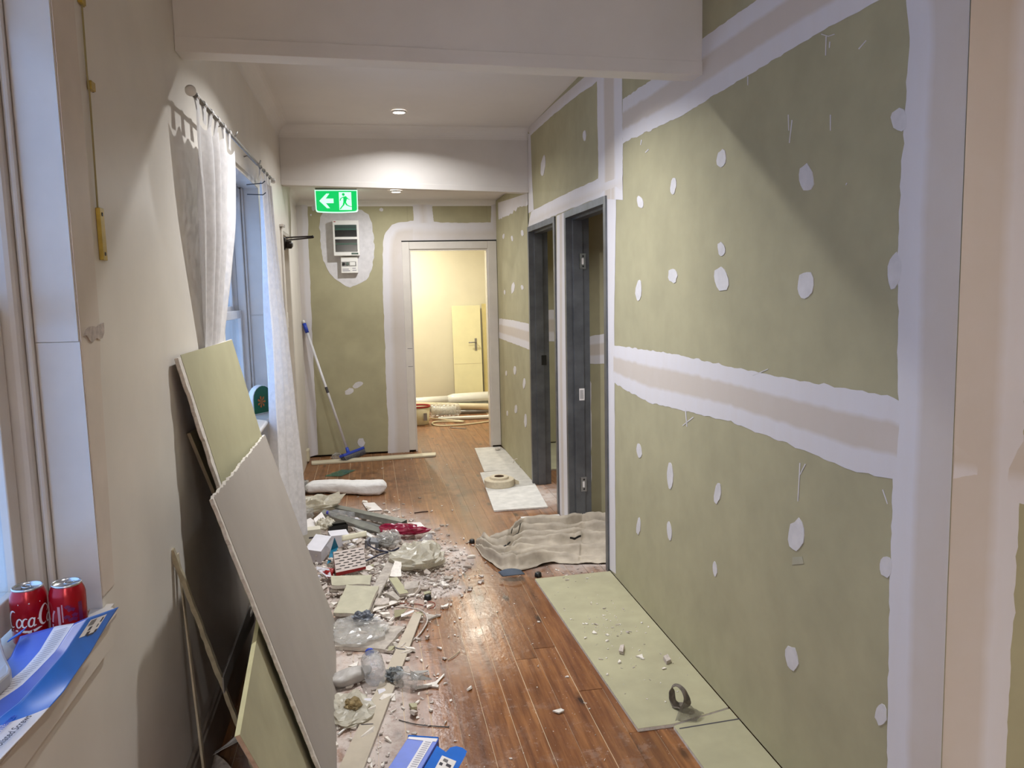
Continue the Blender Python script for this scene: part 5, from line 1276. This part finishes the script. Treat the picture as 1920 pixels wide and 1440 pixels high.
# clear sleeve with grey ribbons
sl_ = empty('plastic_sleeve', F(765, 1290), 'clear plastic sleeve with torn grey ends lying on the boards right of the bottle', 'plastic sleeve')
s0, s1 = F(748, 1273, .03), F(775, 1278, .03); dS = (s1-s0).normalized()
MB().lathe([(.030, -.01), (.034, .02), (.031, .045), (.034, .075), (.030, .10)], s0, dS, 20).build('sleeve', FILM, sl_, smooth=True)
MB().grid(lambda u, v: s1+Vector((-.01+.085*u, -.03+.07*v*(1-u*.85)+.02*u, .022-.018*u+.02*math.sin(v*3)*(1-u))), 10, 6).build('torn_end', GREYM, sl_, solid=.001)
MB().ribbon([(778, 1290), (800, 1286), (818, 1280), (833, 1264)], [5, 7, 5, 2], lambda x, y: F(x, y, .006)).build('white_ribbon', CHIP, sl_, solid=.002)
MB().ribbon([(776, 1262), (790, 1260), (803, 1258), (804, 1266)], [7, 5, 3, 2], lambda x, y: F(x, y, .012)).build('grey_ribbon', GREYM, sl_, solid=.002)
# batting
bt0, bt1 = F(566, 930, 0), F(722, 929, 0); dB = (bt1-bt0).normalized(); sB_ = Vector((-dB.y, dB.x, 0))
def bat(u, v):
    L = (bt1-bt0).length; a = 2*math.pi*v; e_ = min(1, min(u, 1-u)*14)**.5
    k = 1+.09*noise.noise(Vector((u*5, math.cos(a)*1.2, math.sin(a)*1.2)))+.05*noise.noise(Vector((u*16, math.cos(a)*4, math.sin(a)*4)))
    x = math.copysign(abs(math.cos(a))**.55, math.cos(a))*.085*k*e_; z = .052+math.copysign(abs(math.sin(a))**.6, math.sin(a))*.050*k*e_*(.8+.3*u)
    return bt0+dB*(u*L)+sB_*(.09+x+.03*math.sin(u*6))+Vector((0, 0, max(.002, z)))
o = MB().grid(bat, 60, 36).build('insulation_batting', BATT, None, tuple(F(640, 930)), smooth=True); tag(o, 'long white slab of fibre insulation batting lying across the floor', 'insulation')
# papers, boxes
slabpx('paper_sheet', 'white printed paper on the floor behind the steel channels', [(680, 943, .01), (702, 942, .012), (717, 956, .006), (690, 958, .006)], .001, PAPER, PAPER, cat='paper')
slabpx('paper_sheet', 'white printed leaflet on the floor right of the magenta bag', [(764, 980, .02), (788, 979, .022), (800, 991, .006), (775, 996, .02)], .001, PAPER, PAPER, cat='paper')
slabpx('paper_sheet', 'blank white paper at the left of the heap beside the label card', [(559, 981, .09), (582, 971, .10), (600, 983, .09), (590, 997, .08)], .001, PAPER, PAPER, cat='paper')
lc = slabpx('label_card', 'white card with black barcode print standing on the left of the heap', [(588, 973, .12), (603, 960, .14), (613, 976, .10), (598, 990, .085)], .001, PAPER, PAPER, cat='card')
b = MB()
for (x, y, L, w_) in ((596, 972, 6, 2), (600, 977, 6, 2), (604, 971, 3, 6), (608, 974, 2, 5), (597, 980, 4, 4), (600, 966, 3, 2)): b.ribbon([(x, y), (x+L*.5, y+L*.7)], w_*.6, lambda X, Y: F(X, Y, .114+(972-Y)*.0016+.004))
b.build('barcode_print', INK, lc)
def cartonbox(name, lab, c, sx, sy, sz, yaw, pitch, rollz, m, open_=False, cat='box'):
    e = empty(name, c, lab, cat); mt = Matrix.Translation(Vector(c)) @ Matrix.Rotation(yaw, 4, 'Z') @ Matrix.Rotation(pitch, 4, 'X') @ Matrix.Rotation(rollz, 4, 'Y'); t = .0016
    B_ = lambda a, b_, c_, d_, e_, f_, nm, mm=m: MB().box(a, b_, c_, d_, e_, f_, mt).build(nm, mm, e)
    B_(-sx/2, sx/2, -sy/2, sy/2, 0, t, 'base')
    B_(-sx/2, -sx/2+t, -sy/2, sy/2, t, sz, 'side_panel'); B_(sx/2-t, sx/2, -sy/2, sy/2, t, sz, 'side_panel')
    B_(-sx/2+t, sx/2-t, -sy/2, -sy/2+t, t, sz, 'front_panel'); B_(-sx/2+t, sx/2-t, sy/2-t, sy/2, t, sz, 'back_panel')
    if not open_: B_(-sx/2, sx/2, -sy/2, sy/2, sz, sz+t, 'lid')
    else:
        B_(-sx/2, sx/2, sy/2, sy/2+.05, sz-.002, sz, 'lid_flap'); B_(-sx/2+.002, sx/2-.002, -sy/2+.002, sy/2-.002, sz*.5, sz*.5+.001, 'dark_inside', DARK)
    return e, mt
cartonbox('white_box', 'small white card box with a white top in the middle of the heap', F(634, 1020, .05), .115, .085, .075, .25, .12, .05, CARTW)
cartonbox('black_box', 'dark open box behind the small white card box', F(634, 1003, .05), .12, .06, .07, .25, 0, 0, BLACK, True)
cartonbox('white_box', 'larger crushed white carton at the left edge of the heap', F(598, 1040, .035), .10, .17, .085, -.35, .25, .12, CARTW)
bx_, mt_ = cartonbox('cream_box', 'cream and white box with small dark print behind the crushed white carton', F(582, 1016, .04), .13, .06, .09, .15, .1, 0, mat('cream_card', 'cdc6b4', .6))
MB().box(-.01, .045, -.0312, -.0305, .035, .045, mt_).build('print_line', INK, bx_)
# teal folded flap
tf_ = empty('teal_carton', F(628, 1035, .06), 'folded carton flap, teal outside and white inside, standing on the heap', 'carton')
A1, A2, A3, A4 = F(627, 1008, .16), F(612, 1023, .11), F(620, 1032, .08), F(634, 1026, .085)
MB().slab([A1, A2, A3], (-.001, .001, 0)).build('white_face', CARTW, tf_)
MB().slab([A1, A3, F(613, 1058, .05), F(622, 1052, .05), A4], (.001, .001, 0)).build('teal_face', TEALC, tf_)
# slotted tray
sp = [F(624, 1035, .145), F(682, 1025, .135), F(686, 1062, .075), F(629, 1074, .085)]
e = empty('slotted_carton', sum(sp, Vector())/4-Vector((0, 0, .08)), 'grey slotted carton lid with a dark red torn edge lying tilted on the heap', 'carton')
nS = (sp[1]-sp[0]).cross(sp[3]-sp[0]).normalized()
if nS.z < 0: nS = -nS
Q = lambda u, v, l=0: (sp[0]*(1-u)+sp[1]*u)*(1-v)+(sp[3]*(1-u)+sp[2]*u)*v+nS*l
MB().slab(sp, -nS*.004).build('card_face', CARTG, e)
b = MB()
for i in range(7):
    for j in range(4):
        u = .03+j*.265+(.13 if i % 2 else 0); v = .10+i*.125
        if u > .93: continue
        u1 = min(u+.17, .985); b.flat([(u, v), (u1, v), (u1, v+.036), (u, v+.036)], lambda x, y: Q(x, y, .0006))
b.build('slots', DARK, e)
MB().slab([Q(0, 1), Q(1, 1), Q(1, 1)-Vector((0, -.004, .016)), Q(0, 1)-Vector((0, -.004, .024))], (0, .003, 0)).build('torn_red_edge', REDC, e)
MB().slab([Q(0, 0), Q(0, 1), Q(0, 1)-Vector((.0, 0, .05)), Q(0, 0)-Vector((.0, 0, .045))], (.003, 0, 0)).build('side_edge', mat('brown_red_card', '5a3a36', .7), e)
slabpx('red_carton', 'flattened red and white carton poking out left of the slotted lid', [(593, 1062, .075), (617, 1066, .08), (622, 1082, .05), (612, 1081, .055), (594, 1068, .065)], .012, CARTW, REDC, cat='carton')
crumple('red_wrapper', 'bright red crushed wrapper at the lower left corner of the slotted lid', F(618, 1080, .035), .035, .035, .035, REDC, 33, cat='wrapper')
# curved beige cup
cpp = F(668, 1016, .09); cu_ = MB().grid(lambda u, v: cpp+Vector((-.085+.15*u, .03*v-.02, .002+.045*math.sin(math.pi*(.1+.8*v))+.02*u)), 12, 10).build('curved_plastic', CREAMP, None, tuple(cpp-Vector((0, 0, .05))), smooth=True, solid=.002); tag(cu_, 'curved cream plastic shell lying behind the slotted lid', 'plastic shell')
cartonbox('grey_carton', 'small dark grey carton right of the cream plastic shell', F(700, 1026, .03), .09, .06, .05, -.4, .1, .1, mat('dark_grey_card', '77787c', .6))
# cables
def cable(name, lab, pts, rad, m, cat='cable'):
    P = [F(*p) for p in pts]; sm = []
    for i in range(len(P)-1):
        p0, p1, p2, p3 = P[max(i-1, 0)], P[i], P[i+1], P[min(i+2, len(P)-1)]
        for k in range(6):
            t = k/6; sm.append(.5*((2*p1)+(p2-p0)*t+(2*p0-5*p1+4*p2-p3)*t*t+(3*p1-p0-3*p2+p3)*t**3))
    sm.append(P[-1])
    for p in sm: p.z = max(p.z, rad+.0005)
    o = MB().tube(sm, rad, 7).build(name, m, None, tuple(P[0]), smooth=True); tag(o, lab, cat); return o
cable('electric_cable', 'navy blue cable looping over the middle of the heap', [(694, 1010, .09), (690, 1020, .09), (706, 1030, .08), (730, 1034, .07), (748, 1027, .06), (738, 1033, .06), (712, 1040, .07), (686, 1052, .07)], .0045, CABLEB)
cable('thin_wire', 'thin dark wire lying on the shiny boards above the floor carton', [(748, 1350, .002), (775, 1357, .004), (808, 1361, .003), (842, 1363, .002)], .0018, BLACK, 'wire')
cable('thin_wire', 'thin red wire loop on the boards in front of the heap', [(722, 1131, .004), (770, 1132, .003), (790, 1134, .003), (806, 1140, .003), (815, 1136, .003), (814, 1130, .003), (803, 1128, .004)], .0020, COPPER, 'wire')
cable('plastic_trim', 'thin white plastic trim curving beside the longest strip near the bag', [(707, 1296, .012), (690, 1322, .01), (668, 1348, .01), (634, 1377, .008)], .004, WPLAST, 'trim')
cable('plastic_trim', 'thin white bent trim at the far left of the longest strip', [(633, 1322, .01), (642, 1340, .01), (652, 1356, .01)], .003, WPLAST, 'trim')
cable('plastic_strap', 'curved grey strap round the far end of the longest strip', [(742, 1138, .03), (765, 1139, .035), (790, 1145, .03), (800, 1155, .02), (800, 1168, .01), (786, 1190, .006), (772, 1202, .004)], .004, CHIPD, 'strap')
cable('timber_splinter', 'thin pale splinter on the boards right of the wire', [(840, 1237, .004), (852, 1229, .006), (862, 1221, .004)], .002, CARDBOARD, 'splinter')
cable('timber_splinter', 'dark wood splinter on the boards right of the heap', [(777, 962, .004), (790, 960, .004), (803, 959, .004)], .004, mat('dark_wood', '3a2415', .8), 'splinter')
# small dark caps
for (x, y, r_, lab) in ((885, 1018, .018, 'small black plastic cap at the tip of the drop sheet'), (1009, 1081, .02, 'black rubber foot at the corner of the long green strip'), (802, 1124, .02, 'black cable clip on the boards in front of the heap')):
    p = F(x, y, 0); o = MB().lathe([(0, 0), (r_, 0), (r_*1.05, .006), (r_*.9, .022), (r_*.6, .026), (0, .024)], p, (0, 0, 1), 14).build('black_puck', BLACK, None, tuple(p), smooth=True); tag(o, lab, 'puck')
# torn ring of grey mesh on the green strip
def mesh_ring():
    c = F(1268, 1330, zt+.0); e = empty('torn_sleeve', c, 'torn ring of grey mesh sleeve lying on the long green strip', 'sleeve')
    R = .036; ctr = c+Vector((0, 0, .048)); axd = Vector((.75, .45, -.12)).normalized(); a1 = axd.cross(Vector((0, 0, 1))).normalized(); a2 = a1.cross(axd)
    def fn(u, v):
        a = 2*math.pi*u; L = .012+.045*(.5-.5*math.sin(a))+.012*noise.noise(Vector((u*9, 1, 2)))
        rr = R*(1+.10*noise.noise(Vector((math.cos(a)*2, math.sin(a)*2, v*2)))+.15*v)
        p = ctr+(a1*math.cos(a)*.95+a2*math.sin(a)*1.15)*rr+axd*(v*L); p.z = max(p.z, zt+.002); return p
    MB().grid(fn, 40, 8).build('ring', mat('dusty_grey_sleeve', '6b6157', .8, var=.2, scale=60), e, smooth=True, solid=.0025)
    T0, T1, B0, B1 = F(1284, 1318, zt+.055), F(1321, 1338, zt+.012), F(1266, 1352, zt+.004), F(1306, 1353, zt+.004)
    def f2_(u, v):
        p = T0.lerp(T1, u).lerp(B0.lerp(B1, u), v)+Vector((0, 0, .016*math.sin(math.pi*v)*(1-u*.6)+.006*noise.noise(Vector((u*5, v*5, 4))))); p.z = max(p.z, zt+.003); return p
    MB().grid(f2_, 12, 8).build('clear_tail', film('grey_film', '6f695f', .62, .3), e, smooth=True)
mesh_ring()

# ================================================================ FAR ROOM
pL, pR = PY(847, 573, 11.42), PY(897, 572, 11.42)
dl_ = empty('loose_door', (1.38, 11.3, 0), 'cream flush door leaf with a lever handle leaning against the back wall of the yellow room', 'door')
x0, x1 = 1.187, 1.60
mt = Matrix.Translation((x0, 11.36, .002)) @ Matrix.Rotation(-.085, 4, 'X')
MB().box(0, x1-x0, 0, .036, .0, 1.40, mt).build('leaf', YDOOR, dl_, bevel=.003)
for z in (.83,): 
    MB().box(.315, .345, -.006, -.0005, z-.09, z+.09, mt).build('handle_plate', GREYM, dl_, bevel=.002)
    MB().tube([mt @ Vector((.33, -.006, z+.03)), mt @ Vector((.33, -.05, z+.03)), mt @ Vector((.22, -.055, z+.03))], .009, 8).build('lever', GREYM, dl_, smooth=True)
MB().box(.0, x1-x0, -.0012, -.0003, .553, .556, mt).build('seam', TIMBER, dl_)
o = MB().box(.44, 1.0, .02, .032, 0.0, 1.42, Matrix.Translation((x0, 11.38, .002)) @ Matrix.Rotation(-.07, 4, 'X')).build('leaning_panel', mat('yellow_panel', 'cdbf86', .6), None, (1.8, 11.4, 0)); tag(o, 'plain yellowish panel leaning right of the loose cream door', 'panel')
def pipe(lab, p, q, r_, m, nm='pipe', cat='pipe'):
    p, q = Vector(p), Vector(q); o = MB().tube([p, q], r_, 14).build(nm, m, None, tuple(p), smooth=True); tag(o, lab, cat); return o
PIPEW = mat('white_pipe', 'd9d8d2', .35, var=.03); PIPEC = mat('cream_pipe', 'd2c4a6', .45, var=.03)
yb = F(800, 768, .0).y
e = empty('duct_pipe', (1.2, 10.9, 0), 'thick white duct pipe lying farthest back on the yellow room floor', 'pipe')
MB().tube([Vector((.35, 10.95, .075)), Vector((1.05, 10.98, .085))], .07, 18).build('thin_length', PIPEW, e, smooth=True)
MB().tube([Vector((1.04, 10.98, .085)), Vector((1.12, 10.98, .09)), Vector((2.1, 11.02, .10))], [.07, .088, .092], 18).build('thick_length', PIPEW, e, smooth=True)
e = empty('steel_bundle', (1.3, 10.55, 0), 'grey steel studs lying side by side on the yellow room floor', 'steel channel')
for k in range(3): MB().box(.6+.2*k, 2.1, 10.52+k*.055, 10.57+k*.055, .01+.03*k, .05+.03*k).build('stud', ZINC, e, bevel=.003)
e = pipe('cream square pipe lying slantwise across the yellow room floor', (.45, 10.40, .13), (2.1, 10.10, .06), .042, PIPEC)
pipe('grey tube beneath the cream pipe on the yellow room floor', (.8, 10.25, .03), (2.1, 10.20, .03), .025, GREYM)
pipe('thin white tube lying nearest on the yellow room floor', (.80, 9.80, .024), (2.0, 9.72, .024), .024, PIPEW)
crumple('plastic_bag', 'small white plastic bag on the end of the thin white tube', (1.72, 9.66, 0), .09, .06, .06, FILMW, 41)
sw = empty('wrapped_roll', (.95, 10.0, 0), 'roll wrapped in crinkled clear plastic lying beside the bucket', 'roll')
def wr(u, v):
    a = 2*math.pi*v; r_ = .085*(1+.10*noise.noise(Vector((u*6, math.cos(a)*2, math.sin(a)*2)))+.08*abs(math.sin(u*22)))
    return Vector((.72+.36*u, 9.98-.06*u+r_*math.cos(a), .10+r_*math.sin(a)))
MB().grid(wr, 40, 24).build('wrapping', FILM, sw, smooth=True)
MB().tube([Vector((.74, 9.98, .10)), Vector((1.04, 9.925, .10))], .055, 16).build('roll_core', PIPEW, sw, smooth=True)
MB().lathe([(.085, 0), (.05, .004), (.03, .03)], (1.075, 9.92, .10), (1, -.16, 0), 20).build('open_end', FILM, sw, smooth=True)
bk = empty('bucket', (.56, 9.62, 0), 'cream plastic bucket with a red rim just inside the yellow doorway', 'bucket')
MB().lathe([(0, .002), (.105, .002), (.11, .006), (.128, .21), (.122, .21), (.104, .012), (0, .012)], (.56, 9.62, 0), (0, 0, 1), 32).build('pail', CREAMP, bk, smooth=True)
MB().lathe([(.127, .2105), (.134, .214), (.134, .232), (.122, .232), (.122, .214)], (.56, 9.62, 0), (0, 0, 1), 32, closed=True).build('red_rim', REDC, bk, smooth=True)
MB().box(.6, .64, 9.49, 9.4995, .06, .15).build('print_panel', CARDG, bk)
cable('hose', 'thin beige hose looped on the boards just inside the yellow room', [(918, 790, .01), (880, 795, .01), (840, 798, .01), (815, 797, .01), (812, 792, .01), (830, 790, .012), (870, 790, .02), (800, 784, .02)], .009, CABLEW, 'hose')
cable('timber_splinter', 'thin grey stick on the boards in front of the beige hose', [(844, 802, .004), (874, 804, .004)], .005, GREYM, 'splinter')
cable('timber_splinter', 'pale twisted cane lying over the beige hose', [(797, 783, .02), (835, 787, .03), (872, 790, .012)], .006, CARDBOARD, 'splinter')
crumple('plaster_lump', 'white crumb of plaster at the corner of the farthest grey floor board', F(933, 844, .011), .025, .02, .025, CHIP, 51, cat='lump')
cable('paper_curl', 'white curl of tape at the foot of the right wall beside the grey boards', [(962, 868, .01), (966, 861, .05), (973, 862, .06), (974, 875, .01)], .003, CHIP, 'curl')

# ================================================================ CRUMBS
r = random.Random(91); protos = []
for k in range(8):
    b = MB(); shard(b, Vector((0, 0, .0035)), .008, r, 0, .6)
    protos.append(b.build('plaster_crumb', (CHIP, CHIP, CHIP, CHIPD)[k % 4], None, (0, 0, 0)))
cnt = [0]
def crumb(x, y, z, s, lab, grp):
    k = cnt[0]; cnt[0] += 1
    o = protos[k % 8] if k < 8 else protos[k % 8].copy()
    if k >= 8: COL.objects.link(o)
    o.location = (x, y, z); o.scale = (s, s*r.uniform(.5, 1), s*.7); o.rotation_euler = (0, 0, r.uniform(0, 6.28))
    tag(o, lab, 'crumb', grp)
for _ in range(190):
    while True:
        x, y = r.uniform(-.1, 1.2), 2.3+6.2*r.random()**1.3
        if x > .8 and (2.3 < y < 4.25): continue
        if x > .55 and 4.2 < y < 5.2: continue
        if x > .85 and 5.5 < y < 8: continue
        if x < .15+.05*(y-3.5) and y < 5.2 and r.random() < .5: continue
        break
    crumb(x, y, 0, .35+1.0*r.random()**3, 'small crumb of white plaster scattered on the floorboards', 'plaster crumbs on the floorboards')
for _ in range(135):
    if r.random() < .55: x, y = r.gauss(1.06, .06), r.gauss(3.45, .16)
    else: x, y = r.uniform(.9, 1.27), r.uniform(2.7, 4.15)
    x = min(max(x, .89), 1.27)
    crumb(x, y, zt, .4+1.5*r.random()**3, 'pale plaster crumb lying on the long green board strip', 'plaster crumbs on the long green strip')
slabpx('plaster_lump', 'ragged white plaster chip in the middle of the floorboards near the bottom of the picture', [(1036, 1332, .010), (1052, 1328, .012), (1058, 1331, .01), (1048, 1336, .008)], .006, CHIP, CHIP, cat='chip')
slabpx('plaster_lump', 'grey broken lump among the crumbs on the long green strip', [(1163, 1209, .03), (1170, 1208, .034), (1168, 1222, .03), (1160, 1220, .03)], .014, CHIPD, CHIPD, cat='chip')
slabpx('plaster_lump', 'white plaster flake on the long green strip right of the grey lump', [(1192, 1230, .02), (1204, 1226, .022), (1206, 1233, .02)], .006, CHIP, CHIP, cat='chip')
slabpx('plaster_lump', 'round grey plaster lump on the long green strip near the wall', [(1244, 1230, .034), (1252, 1226, .036), (1258, 1236, .03), (1250, 1240, .03)], .018, CHIPD, CHIPD, cat='chip')
